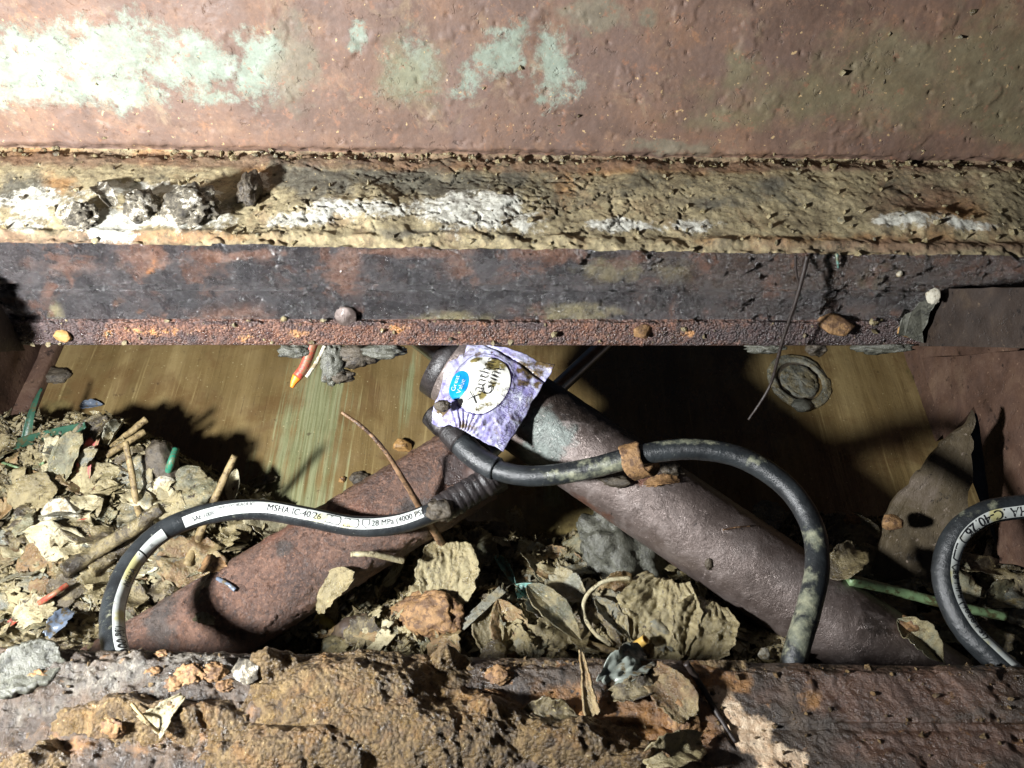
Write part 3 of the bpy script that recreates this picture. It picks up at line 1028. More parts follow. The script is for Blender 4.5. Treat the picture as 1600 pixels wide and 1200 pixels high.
greymud = blobs(upx, upy, [(500, 285, 70, 26), (620, 275, 100, 26), (700, 290, 60, 22), (40, 300, 60, 30, .9), (1210, 295, 30, 18, .9), (1110, 320, 60, 12, .8), (440, 260, 40, 20, .7), (800, 280, 30, 30, .8), (640, 365, 60, 10, .8)])
orange = blobs(upx, upy, [(60, 236, 60, 16), (240, 245, 60, 14, .9), (100, 290, 24, 20, .8), (400, 275, 22, 18), (880, 290, 20, 30, .95), (1000, 262, 220, 12, .85), (1480, 330, 60, 28, .9), (1300, 375, 300, 12, .7), (280, 372, 150, 8, .8), (700, 258, 160, 8, .7)])
rusty = blobs(upx, upy, [(400, 248, 900, 13, .95), (1200, 258, 700, 10, .95), (1440, 310, 90, 40, .8), (30, 375, 300, 12, .9), (1450, 385, 260, 10, .9)])
part_rows('mud_crust', rows(3, 8), X['crust'], {'white': white, 'greymud': greymud, 'orange': orange, 'rusty': rusty, 'crack': crack})
rust = blobs(upx, upy, [(215, 405, 32, 26), (545, 420, 26, 32), (380, 400, 60, 10, .9), (350, 485, 60, 14, .9), (860, 400, 60, 14, .8), (720, 415, 22, 18, .8), (100, 420, 90, 20, .6), (640, 395, 90, 8, .9), (1570, 420, 50, 22, .8), (1330, 485, 40, 12, .7)])
khaki = blobs(upx, upy, [(955, 425, 50, 16), (900, 490, 60, 12, .9), (700, 498, 60, 10, .9), (1365, 430, 28, 18, .9), (1055, 425, 40, 20, .7), (90, 485, 12, 16, .9)])
orf = blobs(upx, upy, [(236, 415, 9, 22, .7), (183, 476, 14, 7, .7), (215, 492, 10, 5, .6), (1240, 420, 9, 22, .6), (1230, 453, 60, 3, .7)])
brown = blobs(upx, upy, [(1350, 430, 320, 60), (1150, 400, 200, 12, .8), (1150, 485, 90, 20, .6)])
part_rows('flange_face', rows(8, 13), X['flange'], {'band': blobs(upx, upy, [(420, 474, 420, 16, .9), (900, 468, 400, 14, .8), (400, 425, 80, 18, .9), (640, 425, 70, 22, .9), (1300, 470, 300, 20, .7)]), 'rust': rust, 'khaki': khaki, 'orange': orf, 'brown': brown})
dark = blobs(upx, upy, [(60, 520, 110, 30), (1250, 525, 260, 30, .9), (300, 530, 120, 14, .6), (700, 512, 90, 8, .75), (880, 530, 90, 10, .6), (480, 512, 60, 8, .6), (560, 505, 50, 6, .8), (820, 508, 40, 6, .8), (1380, 510, 60, 30), (330, 505, 120, 5, .7)])
ol = blobs(upx, upy, [(165, 522, 14, 10, .6), (385, 528, 14, 8, .65), (470, 520, 16, 9, .6), (1075, 520, 10, 6, .8), (620, 515, 26, 8, .7), (250, 518, 60, 8, .6)])
part_rows('lower_lip', rows(13, len(PROF) - 1), X['lip'], {'dark': dark, 'orange': ol})

# ------------------------------------------------------------------ front beam
FPROF = [(1014, 1044, .462, .458), (1030, 1052, .450, .452), (1110, 1122, .428, .430), (1126, 1134, .4255, .427), (1130, 1138, .4265, .429), (1135, 1143, .424, .4255), (1200, 1200, .408, .408), (1290, 1290, .388, .388)]
pf = []
Lp = np.array([P(0, p[0], p[2]) for p in FPROF])
Rp = np.array([P(1600, p[1], p[3]) for p in FPROF])
# back face drops behind the top edge towards the pit
Lp = np.vstack([Lp[0] + [0, .004, -.12], Lp[0] + [0, .004, -.006], Lp])
Rp = np.vstack([Rp[0] + [0, .004, -.12], Rp[0] + [0, .004, -.006], Rp])
sL = np.concatenate([[0], np.cumsum(np.linalg.norm(np.diff(Lp[:, 1:], axis=0), axis=1))])
st = np.concatenate([np.arange(0, sL[1], .01), np.arange(sL[1], sL[-1], .00105)])
xs = np.linspace(-.36, .36, 660)
rowsLR = [np.stack([np.interp(st, sL, Lp[:, k]), np.interp(st, sL, Rp[:, k])], -1) for k in range(3)]
t = (xs[None] - rowsLR[0][:, :1]) / (rowsLR[0][:, 1:] - rowsLR[0][:, :1])
FB = np.stack([np.broadcast_to(xs, t.shape)] + [rowsLR[k][:, :1] + (rowsLR[k][:, 1:] - rowsLR[k][:, :1]) * t for k in (1, 2)], -1)
for q in range(3):
    H = FB.copy()
    H[1:-1] = (FB[:-2] + FB[1:-1] * 2 + FB[2:]) / 4
    FB = H
Nf = grid_normals(FB)
if Nf[len(Nf) // 2, 300] @ (CAMP - FB[len(FB) // 2, 300]) < 0:
    Nf = -Nf
UU, VV = np.meshgrid(xs, st, indexing='xy')
Q2 = uv3(UU, VV)
bpx, bpy_ = proj(FB)
leftness = 1 - sstep(350, 1150, bpx)
n1, n2, n3 = fbm(Q2, 26, 5, 101), fbm(Q2, 85, 4, 102), fbm(Q2, 240, 3, 103)
wtop = sstep(sL[1] - .002, sL[1] + .006, st)[:, None]
disp = wtop * ((.0009 + .0026 * leftness) * n1 + (.0010 + .0024 * leftness) * n2 + (.0006 + .0014 * leftness) * n3)
disp += wtop * (.0020 * sstep(.05, .2, fbm(Q2, 16, 4, 104)) - .0015)
# the open joint along the right half
yc_ = 1131 + 6 * fbm(Q2, 40, 3, 106)
disp = disp - .0040 * np.exp(-((bpy_ - yc_) / 4.0) ** 2) * sstep(1280, 1340, bpx) - .003 * np.exp(-((bpy_ - (1040 + (bpx - 1075) * 1.55 + 16 * n1)) / 6.0) ** 2) * sstep(1060, 1080, bpx) * sstep(1160, 1140, bpx)
FB = FB + Nf * disp[..., None]
seam = sstep(1290, 1330, bpx)
fb = empty('front_beam', FB[len(FB) // 2, 330], 'flaking rusted beam along the bottom edge of the picture', 'beam')
fa = {
    'rust': blobs(bpx, bpy_, [(1400, 1080, 180, 40), (1500, 1160, 200, 40, .9), (1340, 1090, 50, 34), (1060, 1150, 80, 60, .7)]),
    'ochre': blobs(bpx, bpy_, [(1030, 1140, 90, 60, .9), (1100, 1060, 40, 30, .8), (1140, 1060, 40, 16), (1270, 1090, 20, 16, .8), (880, 1130, 160, 60, .9), (300, 1150, 200, 60, .5), (100, 1170, 120, 40, .5)]),
    'cream': blobs(bpx, bpy_, [(1140, 1110, 30, 22, 1, 40), (1175, 1150, 46, 30, 1, 40), (1215, 1195, 40, 34, 1, 40), (1120, 1085, 20, 20, .9)]),
    'silver': blobs(bpx, bpy_, [(170, 1050, 150, 40, .7), (300, 1030, 90, 20, .7), (60, 1110, 120, 30, .6)]),
}
i1 = int(np.searchsorted(st, sL[1])) + 3
mk('back_face', FB[:i1 + 1], gridf(i1 + 1, len(xs)), X['front'], fb, {k: v[:i1 + 1] for k, v in fa.items()})
# the joint splits the top into a rear and a fore plate on the right
j1 = int(np.searchsorted(st, sL[6]))
mk('top_plate', FB[i1:j1 + 1], gridf(j1 + 1 - i1, len(xs)), X['front'], fb, {k: v[i1:j1 + 1] for k, v in fa.items()})
mk('fore_plate', FB[j1:], gridf(len(st) - j1, len(xs)), X['front'], fb, {k: v[j1:] for k, v in fa.items()})

# ------------------------------------------------------------------ brackets at both ends of the gap
xb = .306
br = prism('bracket_plate', [on_plane_x(p, q, xb) for p, q in ((1466, 451), (1620, 449), (1660, 700), (1600, 543), (1436, 541))][0:2] + [on_plane_x(1640, 543, xb), on_plane_x(1436, 541, xb)], (.012, 0, 0), X['bracket'], None, 10, .0012, 3)
tag(br, 'dark rusted plate standing out from the beam at the right edge', 'bracket')
xb2 = -.367
bl = prism('bracket_plate', [on_plane_x(40, 548, xb2), on_plane_x(-2, 470, xb2), on_plane_x(-60, 445, xb2), on_plane_x(-70, 552, xb2)], (-.012, 0, 0), X['bracket'], None, 10, .001, 4)
tag(bl, 'dark rusted plate corner standing out from the beam at the left edge', 'bracket')
gp = prism('gusset_plate', [P(p, q, .652 + (1524 - p) * .00010) for p, q in ((1462, 700), (1500, 668), (1524, 640), (1520, 720), (1505, 845), (1482, 896), (1420, 912), (1366, 898), (1378, 820), (1408, 768), (1440, 735))], (.002, .005, -.004), X['gusset'], None, 8, .004, 5)
tag(gp, 'mud coated triangular gusset beside the dark slit at the right', 'gusset')
gr = prism('hanger_plate', [on_plane_x(p, q, .435) for p, q in ((1440, 560), (1640, 545), (1640, 890), (1562, 880), (1548, 800), (1528, 650), (1522, 636), (1476, 690))], (.006, 0, 0), X['wall'], None, 8, .002, 6)
tag(gr, 'red brown rusted plate hanging right of the dark slit', 'plate')

# ------------------------------------------------------------------ litter bed on the floor
CTRL = [(0, 760, 85), (80, 745, 92), (150, 705, 80), (210, 740, 78), (260, 765, 68), (300, 805, 62), (350, 800, 46), (405, 815, 30), (60, 850, 100), (150, 850, 95), (230, 870, 66), (300, 880, 50),
        (0, 950, 115), (120, 950, 110), (250, 960, 44), (180, 980, 80), (120, 1040, 105), (-60, 760, 90), (-60, 950, 115), (0, 700, 50), (-60, 690, 50),
        (20, 640, -8), (90, 620, -8), (160, 600, -8), (250, 640, -8), (330, 690, -8), (400, 730, -8), (455, 780, -8), (520, 780, -8), (600, 730, -8), (650, 700, -8), (560, 820, -6), (480, 850, 0), (-60, 620, -8),
        (430, 990, 22), (480, 965, 24), (530, 925, 28), (585, 890, 34), (560, 950, 60), (625, 890, 62), (650, 855, 55), (700, 865, 60), (745, 850, 42), (800, 868, 45), (850, 890, 52), (700, 950, 85), (780, 960, 85), (880, 930, 75), (960, 880, 60), (925, 862, 40), (1000, 950, 80), (1100, 980, 92), (1180, 1035, 92),
        (600, 1000, 92), (800, 1030, 95), (1000, 1030, 92), (450, 1040, 45), (520, 1010, 70), (540, 870, 14), (1060, 900, 40), (1130, 940, 50),
        (780, 800, -8), (840, 800, -8), (900, 790, -8), (860, 832, -2), (960, 815, -5), (700, 790, -6), (1030, 850, 0),
        (1290, 865, 34), (1350, 850, 34), (1400, 880, 40), (1470, 920, 45), (1560, 900, 40), (1620, 950, 50), (1450, 1000, 55), (1550, 1020, 60), (1400, 960, 45), (1250, 840, 10), (1700, 900, 45), (1350, 1040, 60),
        (1100, 700, -8), (1200, 720, -8), (1300, 770, -8), (1380, 770, -8), (1440, 760, -8), (1100, 620, -8), (1250, 650, -8), (1400, 650, -8), (800, 680, -8), (1180, 790, -8), (1560, 780, -4), (1640, 780, -4)]
cpt = np.array([(lambda w: (w[0], (w - FLOOR_O) @ FLOOR_Y))(FL(p, q, (h_ + 4) / 1000 if h_ > 5 else h_ / 1000)) for p, q, h_ in CTRL])
chh = np.array([h + 4 if h > 5 else h for _, _, h in CTRL]) / 1000


def bed_h(x, y):
    D = (x[..., None] - cpt[:, 0]) ** 2 + (y[..., None] - cpt[:, 1]) ** 2
    w_ = np.exp(-D / (2 * .022 ** 2)) + 1e-12
    return (w_ * chh).sum(-1) / w_.sum(-1)


nx, ny = 640, 300
gx = np.linspace(-.51, .44, nx)
gy = np.linspace(float((FL(800, 1040, .095) - FLOOR_O) @ FLOOR_Y) - .03, float((FL(800, 640) - FLOOR_O) @ FLOOR_Y), ny)
GX, GY = np.meshgrid(gx, gy, indexing='xy')
hc = bed_h(GX, GY)
amt = sstep(-.004, .014, hc)
Qb = np.stack([GX, GY, GX * 0], -1)
wx = .012 * fbm(Qb, 30, 3, 201)
wy = .012 * fbm(Qb, 30, 3, 202)
cell = np.zeros_like(GX)
dz = .010 * fbm(Qb, 14, 3, 203)
for k, (sc, hgt, tilt) in enumerate(((30, .008, .35), (64, .0055, .5), (130, .0034, .6), (260, .0018, .6))):
    f1, f21, cid, du, dv = vor(GX + wx, GY * 1.0 + wy, sc, 210 + k)
    r1 = _U[(cid >> 3) & 65535]
    r2 = _U[(cid >> 7) & 65535] - .5
    r3 = _U[(cid >> 11) & 65535] - .5
    dz = dz + hgt * (r1 - .5) + (du * r2 + dv * r3) * 2 * tilt - hgt * .5 * (1 - sstep(.0, .12, f21))
    cell = cell + (r1 if k == 0 else (r1 - .5) * .5)
dz = dz + .0016 * fbm(Qb, 160, 3, 205)
Hb = hc + dz * amt - .0035 * (1 - amt)
GB = FLOOR_O + GX[..., None] * np.array([1., 0, 0]) + GY[..., None] * FLOOR_Y + Hb[..., None] * FLOOR_N
HBS = Hb.copy()
for q in range(14):
    H = HBS.copy()
    H[1:-1, 1:-1] = (HBS[:-2, 1:-1] + HBS[2:, 1:-1] + HBS[1:-1, :-2] + HBS[1:-1, 2:] + HBS[1:-1, 1:-1] * 2) / 6
    HBS = H
BX, BY = gx.copy(), gy.copy()


def bed_at(x, y):
    """smoothed litter height at floor coordinates"""
    i_ = np.clip((x - BX[0]) / (BX[1] - BX[0]), 0, len(BX) - 1.001)
    j_ = np.clip((y - BY[0]) / (BY[1] - BY[0]), 0, len(BY) - 1.001)
    a_, b_ = i_.astype(int), j_.astype(int)
    fa_, fb_ = i_ - a_, j_ - b_
    return (HBS[b_, a_] * (1 - fa_) + HBS[b_, a_ + 1] * fa_) * (1 - fb_) + (HBS[b_ + 1, a_] * (1 - fa_) + HBS[b_ + 1, a_ + 1] * fa_) * fb_


bedo = mk('leaf_litter', GB, gridf(ny, nx), X['bed'], None, {'cell': np.clip(cell, 0, 1)})
tag(bedo, 'matted wet mass of mud, leaf and bark fragments on the floor', 'litter', None, 'stuff')

# ------------------------------------------------------------------ ray lookup on the coarse surfaces
SURF = []


def surf(Gr, step):
    g = Gr[::step, ::step]
    v = [tuple(q) for q in g.reshape(-1, 3)]
    SURF.append(BVHTree.FromPolygons(v, [tuple(int(i) for i in f) for f in gridf(g.shape[0], g.shape[1])]))


surf(GB, 4)
surf(G, 8)


def hit(px, py, h=0.0, which=None):
    r = Vector(nrm(ray(px, py)))
    best = None
    for k, b_ in enumerate(SURF):
        if which is not None and k not in which:
            continue
        loc, nor, i, dist = b_.ray_cast(Vector(CAMP), r)
        if loc is not None and (best is None or dist < best[2]):
            best = (np.array(loc), np.array(nor), dist)
    if best is None:
        return FL(px, py, h), FLOOR_N
    n = best[1]
    if n @ (CAMP - best[0]) < 0:
        n = -n
    return best[0] + n * h, n


# ------------------------------------------------------------------ hydraulic cylinders
def barrel(parent, A, B, R, mat, seed, grain, masks, n=320, seg=150):
    C = A + (B - A) * np.linspace(0, 1, n)[:, None]

    def rf(g):
        fl = sstep(.12, .17, fbm(g, 55, 5, seed + 2)) - sstep(.55, .62, fbm(g, 90, 4, seed + 4))
        return grain * fbm(g, 420, 3, seed) + .0004 * fbm(g, 30, 3, seed + 1) + (.0009 if grain > .0002 else .00025) * fl
    V, F = tube_geo(C, R, seg, True, rf)
    px, py = proj(V)
    at = {k: blobs(px, py, v) for k, v in masks.items()}
    SURF.append(BVHTree.FromPolygons([tuple(q) for q in tube_geo(C[::20], R, 24, False)[0]], [tuple(int(i) for i in f) for f in gridf(len(C[::20]), 24, True)]))
    return mk('barrel', V, F, mat, parent, at)


RB = .0355
LA, LB = P(150, 1085, .592), P(742, 722, .652)
cyl = empty('hydraulic_cylinder', LA, 'red brown grainy hydraulic cylinder slanting up from lower left', 'cylinder')
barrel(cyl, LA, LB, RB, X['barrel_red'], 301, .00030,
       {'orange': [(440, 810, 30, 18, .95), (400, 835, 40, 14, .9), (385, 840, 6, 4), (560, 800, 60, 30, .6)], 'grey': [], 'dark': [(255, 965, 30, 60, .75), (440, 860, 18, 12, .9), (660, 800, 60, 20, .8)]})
dirL = nrm(LB - LA)
mk('gland', *tube_geo(np.array([LB - dirL * .002, LB + dirL * .002, LB + dirL * .012, LB + dirL * .013]), np.array([.033, .034, .034, .031]), 48), X['blackfit'], cyl)
rodL_end = P(985, 500, .735)
mk('rod', *tube_geo(spline([LB + dirL * .010, (LB + dirL * .01 + rodL_end) / 2, rodL_end], 30), .0075, 24), X['chrome'], cyl)

RA, RBp = P(1470, 1085, .600), P(712, 571, .665)
cyr = empty('hydraulic_cylinder', RA, 'grey brown worn hydraulic cylinder slanting down to lower right', 'cylinder')
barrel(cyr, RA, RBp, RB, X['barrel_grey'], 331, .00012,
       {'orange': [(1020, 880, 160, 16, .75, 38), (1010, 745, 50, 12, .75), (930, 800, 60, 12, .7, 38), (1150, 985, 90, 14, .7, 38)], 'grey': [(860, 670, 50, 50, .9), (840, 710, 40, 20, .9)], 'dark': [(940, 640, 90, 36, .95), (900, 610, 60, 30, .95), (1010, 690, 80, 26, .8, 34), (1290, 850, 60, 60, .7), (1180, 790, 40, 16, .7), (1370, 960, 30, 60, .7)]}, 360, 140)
dirR = nrm(RBp - RA)
mk('gland', *tube_geo(np.array([RBp - dirR * .003, RBp + dirR * .001, RBp + dirR * .012, RBp + dirR * .013]), np.array([.034, .036, .036, .032]), 48), X['blackfit'], cyr)
rodR_end = P(590, 480, .72)
mk('rod', *tube_geo(spline([RBp + dirR * .010, (RBp + rodR_end) / 2, rodR_end], 30), .0100, 24), X['chrome'], cyr)


# port block and elbow on the left cylinder
def box_geo(c0, B, half, bev=.0015):
    import bmesh
    bm = bmesh.new()
    bmesh.ops.create_cube(bm, size=2)
    for v in bm.verts:
        v.co = Vector((v.co.x * half[0], v.co.y * half[1], v.co.z * half[2]))
    bmesh.ops.bevel(bm, geom=bm.edges[:], offset=bev, segments=2, affect='EDGES')
    bmesh.ops.triangulate(bm, faces=bm.faces[:])
    V = np.array([v.co for v in bm.verts]) @ B.T + c0
    F = np.array([[v.index for v in f.verts] for f in bm.faces])
    bm.free()
    return V, F


tocam = nrm(CAMP - P(715, 735, .61))
Bb = basis(tocam * .8 + np.array([0, 0, .4]), dirL * .8 + np.array([.3, 0, -.5]))
mk('port_block', *box_geo(P(716, 738, .628), Bb, (.0125, .012, .017)), X['steel'], cyl, smooth=False)
elb = spline([P(722, 742, .628), P(744, 738, .612), P(762, 736, .603), P(772, 744, .600)], 24)
mk('elbow', *tube_geo(elb, np.concatenate([np.full(12, .0095), np.linspace(.0108, .0115, 12)]), 28, True, lambda g: .0006 * fbm(g, 150, 3, 7)), X['steel'], cyl)

# ------------------------------------------------------------------ hoses
HR = .0078


def text_mesh(s, size, thin=0.0):
    cu = bpy.data.curves.new('t', 'FONT')
    cu.body = s
    cu.size = size
    cu.resolution_u = 3
    cu.offset = thin * size
    ob = bpy.data.objects.new('t', cu)
    COL.objects.link(ob)
    dg = bpy.context.evaluated_depsgraph_get()
    me = bpy.data.meshes.new_from_object(ob.evaluated_get(dg))
    V = np.array([v.co for v in me.vertices])
    me.calc_loop_triangles()
    F = np.array([t.vertices[:] for t in me.loop_triangles])
    bpy.data.objects.remove(ob)
    bpy.data.meshes.remove(me)
    return V, F


class Hose:
    def __init__(s, name, label, pts, masks, n=260, seed=0):
        s.C = spline([P(*p) for p in pts], n)
        s.root = empty(name, s.C[0], label, 'hose', 'black hydraulic hoses')
        V, F = tube_geo(s.C, HR, 28, True, lambda g: .00022 * fbm(g, 260, 3, seed))
        px, py = proj(V)
        mk('rubber_cover', V, F, X['hose'], s.root, {'mud': blobs(px, py, masks)})
        s.T, s.N, s.B = frames(s.C)
        s.s = np.concatenate([[0], np.cumsum(np.linalg.norm(np.diff(s.C, axis=0), axis=1))])
        s.px, s.py = proj(s.C)

    def at(s, px, py):
        return s.s[int(np.argmin((s.px - px) ** 2 + (s.py - py) ** 2))]

    def surf(s, sv, ang, r):
        i = lambda A: np.stack([np.interp(sv, s.s, A[:, k]) for k in range(3)], -1)
        return i(s.C) + (nrm(i(s.N)) * np.cos(ang)[..., None] + nrm(i(s.B)) * np.sin(ang)[..., None]) * r

    def stripe(s, s0, s1, ang, half, stains=()):
        n = max(6, int((s1 - s0) / .002))
        sv = np.linspace(s0, s1, n)
        aa = np.linspace(-half, half, 9)
        S, A = np.meshgrid(sv, aa, indexing='ij')
        Gs = s.surf(S, A + ang(S), HR + .00045)
        px, py = proj(Gs)
        return mk('print_stripe', Gs, gridf(n, 9), X['stripe'], s.root, {'stain': blobs(px, py, stains)})

    def text(s, par, txt, s0, size, ang, flip=False, off=0.0, squash=1.0):
        V, F = text_mesh(txt, size)
        V = V.copy()
        V[:, 0] *= squash
        V[:, 1] -= size * .35
        sg = -1 if flip else 1
        sv = s0 + sg * V[:, 0]
        an = ang(sv) + (sg * V[:, 1] + off) / HR
        mk('lettering', s.surf(sv, an, HR + .0008), F, X['ink'], par, smooth=False)


hA = Hose('hydraulic_hose', 'black hose with broken white printed stripe looping over the left cylinder',
          [(225, 1120, .478), (190, 1045, .474), (176, 990, .498), (180, 935, .522), (208, 875, .546), (258, 828, .566), (325, 803, .579), (400, 796, .583), (480, 808, .5855), (555, 822, .5855), (625, 818, .5865), (690, 795, .588), (705, 787, .589)],
          [(168, 960, 20, 60, .5), (330, 800, 200, 14, .45)], 280, 5)
sA = hA.s
angA = lambda q: np.interp(q, [hA.at(180, 990), hA.at(200, 890), hA.at(258, 828), hA.at(420, 797), hA.at(560, 822), hA.at(660, 808)], [-.55, -.45, -.25, .30, .25, .42])
s1 = hA.stripe(hA.at(190, 1045), hA.at(212, 868), angA, .52, [(205, 890, 14, 26), (190, 960, 14, 12, .8)])
s2 = hA.stripe(hA.at(214, 864), hA.at(254, 832), angA, .52, [(210, 870, 10, 10, .7)])
s3 = hA.stripe(hA.at(286, 814), hA.at(664, 806), angA, .52, [(500, 812, 20, 8, .8), (545, 820, 20, 7, .7)])
hA.text(s1, '28 MPa (4000 PSI)', hA.at(182, 1010) - .052, .0085, angA)
hA.text(s1, 'MSHA', hA.at(186, 925), .0062, angA)
hA.text(s2, 'III', hA.at(226, 855), .003, angA)
hA.text(s3, 'SAE 100R', hA.at(300, 806), .0044, angA)
hA.text(s3, 'WP HYDRAULIC', hA.at(345, 800), .0036, angA, False, .0022)
hA.text(s3, 'MSHA IC-40/26', hA.at(419, 796), .0064, angA)
hA.text(s3, '28 MPa (4000 PSI', hA.at(584, 823), .0058, angA)


def hose_marks(h, par, sv0, ang, flip=False):
    """the row of small outlined approval marks between the words"""
    def outline(cx, w_, hgt, kind):
        if kind == 'box':
            p = [(-1, -1), (.7, -1), (1, -.4), (1, .4), (.7, 1), (-1, 1)]
        elif kind == 'shield':
            p = [(-1, 1), (-1, -.2), (0, -1.1), (1, -.2), (1, 1)]
        else:
            p = [(-1, -1), (1, -1), (1, 1), (-1, 1)]
        p = np.array(p)
        big = p * [w_ / 2, hgt / 2]
        small = p * [w_ / 2 - .0005, hgt / 2 - .0005]
        n = len(p)
        V = np.vstack([big, small]) + [cx, 0]
        j = np.arange(n)
        return V, np.stack([j, (j + 1) % n, (j + 1) % n + n, j + n], -1)
    x = 0
    sg = -1 if flip else 1
    for w_, kind in ((.004, 'sq'), (.0075, 'box'), (.004, 'sq'), (.0075, 'box'), (.006, 'shield')):
        V, F = outline(x + w_ / 2, w_, .0062, kind)
        sv = sv0 + sg * V[:, 0]
        mk('approval_mark', h.surf(sv, ang(sv) + sg * V[:, 1] / HR, HR + .0008), F, X['ink'], par, smooth=False)
        x += w_ + (.0004 if kind == 'sq' else .0022)


hose_marks(hA, s3, hA.at(512, 813), angA)

hB = Hose('hydraulic_hose', 'mud stained black hose without stripe looping over the right cylinder',
          [(676, 648, .626), (705, 676, .614), (740, 711, .600), (775, 733, .591), (815, 743, .582), (865, 742, .577), (930, 730, .572), (1010, 709, .566), (1085, 702, .560), (1160, 716, .552), (1228, 760, .540), (1268, 820, .524), (1277, 885, .506), (1264, 950, .490), (1245, 1015, .477), (1228, 1085, .470)],
          [(960, 730, 60, 16, .95), (880, 742, 50, 10, .85), (1270, 845, 22, 26, .95), (1262, 900, 24, 20, .8), (1262, 945, 26, 26, .95), (1246, 1000, 30, 40, .95), (1080, 690, 80, 6, .8), (1180, 720, 20, 10, .7)], 300, 6)
mk('ferrule', *tube_geo(hB.C[:26], np.where(np.abs(np.arange(26) - 13) < 1.5, .0088, .0105), 28, True, lambda g: .0004 * fbm(g, 200, 3, 9)), X['blackfit'], hB.root)
mk('sleeve', *tube_geo(hB.C[26:52], np.linspace(.0100, .0096, 26), 28, True, lambda g: .0003 * fbm(g, 200, 3, 9)), X['hose'], hB.root, {'mud': np.zeros(26 * 28 + 2)})
hC = Hose('hydraulic_hose', 'black hose with white printed stripe curling at the right edge',
          [(1720, 800, .49), (1660, 788, .495), (1595, 792, .50), (1540, 802, .502), (1497, 832, .502), (1477, 880, .50), (1482, 930, .494), (1508, 982, .485), (1550, 1026, .475), (1610, 1080, .464)],
          [(1500, 800, 40, 8, .7), (1555, 792, 10, 10, .8), (1480, 930, 20, 40, .4)], 240, 8)
angC = lambda q: np.interp(q, [hC.at(1600, 792), hC.at(1530, 806), hC.at(1477, 880), hC.at(1500, 970), hC.at(1590, 1060)], [.35, .45, .85, .95, .95])
s4 = hC.stripe(hC.at(1660, 788), hC.at(1610, 1080), angC, .46, [(1555, 800, 10, 14), (1485, 900, 10, 30, .6), (1540, 1010, 20, 20, .6)])
hC.text(s4, 'MSHA IC-40/26', hC.at(1625, 790), .0086, angC, False)
hose_marks(hC, s4, hC.at(1508, 822), angC)
hC.text(s4, '28 MPa (4000 PSI)', hC.at(1478, 890), .0066, angC)

# crimped fitting at the end of the striped hose
fit = spline([P(772, 744, .600), P(745, 762, .597), P(715, 780, .592), P(688, 796, .587)], 40)
rr = .0112 + .0009 * np.where((np.arange(40) % 5) < 1, -1, 0) + .0012 * ((np.arange(40) > 3) & (np.arange(40) < 9))
mk('ferrule', *tube_geo(fit, rr, 32, True, lambda g: .0004 * fbm(g, 200, 3, 4)), X['blackfit'], hA.root)

# ------------------------------------------------------------------ the purple pouch
PC = [P(674, 656, .601), P(710, 531, .648), P(867, 574, .626), P(786, 709, .600)]       # BL, TL, TR, BR in the picture


def pouch_pt(u, v, h=0.0):
    """u along the words (0 lower end), v up the words (0 at the right edge)"""
    u = np.asarray(u, float)
    v = np.asarray(v, float)
    bl_, tl, tr, br_ = PC
    p = (1 - u)[..., None] * ((1 - v)[..., None] * br_ + v[..., None] * bl_) + u[..., None] * ((1 - v)[..., None] * tr + v[..., None] * tl)
    nn = nrm(np.cross(tr - bl_, tl - br_))
    if nn @ (CAMP - bl_) < 0:
        nn = -nn
    z = .016 * np.sin(math.pi * np.clip(v * .9 + .05, 0, 1)) * (.5 + .5 * np.sin(math.pi * np.clip(u, 0, 1)))
    q = np.stack([u, v, u * 0], -1)
    z = z + .0016 * fbm(q, 3.0, 4, 401) + .0034 * (.4 - np.abs(fbm(q, 3.2, 4, 405)))
    # creases fanning from the lower edge, and the fold near the top edge
    fan = np.arctan2(v - .55, u + .18)
    z = z + .0008 * np.sin(fan * 34 + 5 * fbm(q, 4, 3, 402)) * np.exp(-((u - .12) / .16) ** 2) * np.exp(-((v - .5) / .4) ** 2)
    fold = .985 - .26 * np.clip(.72 - v, 0, 1)
    z = z - .0020 * np.exp(-((u - fold) / .018) ** 2) * sstep(.75, .6, v)
    z = z + .0045 * fbm(q + 7, 2.4, 3, 407) * (np.maximum(np.abs(u - .5), np.abs(v - .5)) * 2) ** 3
    z = z + .006 * (np.clip(u, 0, 1) - .8).clip(0) - .010 * np.exp(-((u - 0.0) / .05) ** 2) * np.exp(-((v - .9) / .12) ** 2)
    return p + nn * (z + h)[..., None]


po = empty('pouch', pouch_pt(.5, .5), 'small purple printed plastic pouch splashed with mud, lying on the crossed cylinders', 'pouch')
nu_, nv_ = 120, 120
us, vs_ = np.meshgrid(np.linspace(0, 1, nu_), np.linspace(0, 1, nv_), indexing='ij')
edge = .030 * fbm(np.stack([us * 1, vs_ * 1, us * 0], -1), 4, 4, 410)
ue = us + edge * (np.abs(us - .5) * 2) ** 6
ve = vs_ + edge * (np.abs(vs_ - .5) * 2) ** 6
Gt = pouch_pt(ue, ve)
Gk = pouch_pt(ue, ve, -.0012) - 0.004 * nrm(np.cross(PC[2] - PC[0], PC[1] - PC[3]))[None, None] * 0 - (np.sin(math.pi * us) * np.sin(math.pi * vs_))[..., None] * nrm(CAMP - PC[0]) * .008
V = np.vstack([Gt.reshape(-1, 3), Gk.reshape(-1, 3)])
f = gridf(nu_, nv_)
n = nu_ * nv_
idx = np.arange(n).reshape(nu_, nv_)
rim = np.concatenate([idx[0, :], idx[1:, -1], idx[-1, -2::-1], idx[-2:0:-1, 0]])
side = np.stack([rim, rim + n, np.roll(rim, -1) + n, np.roll(rim, -1)], -1)
px, py = proj(V)
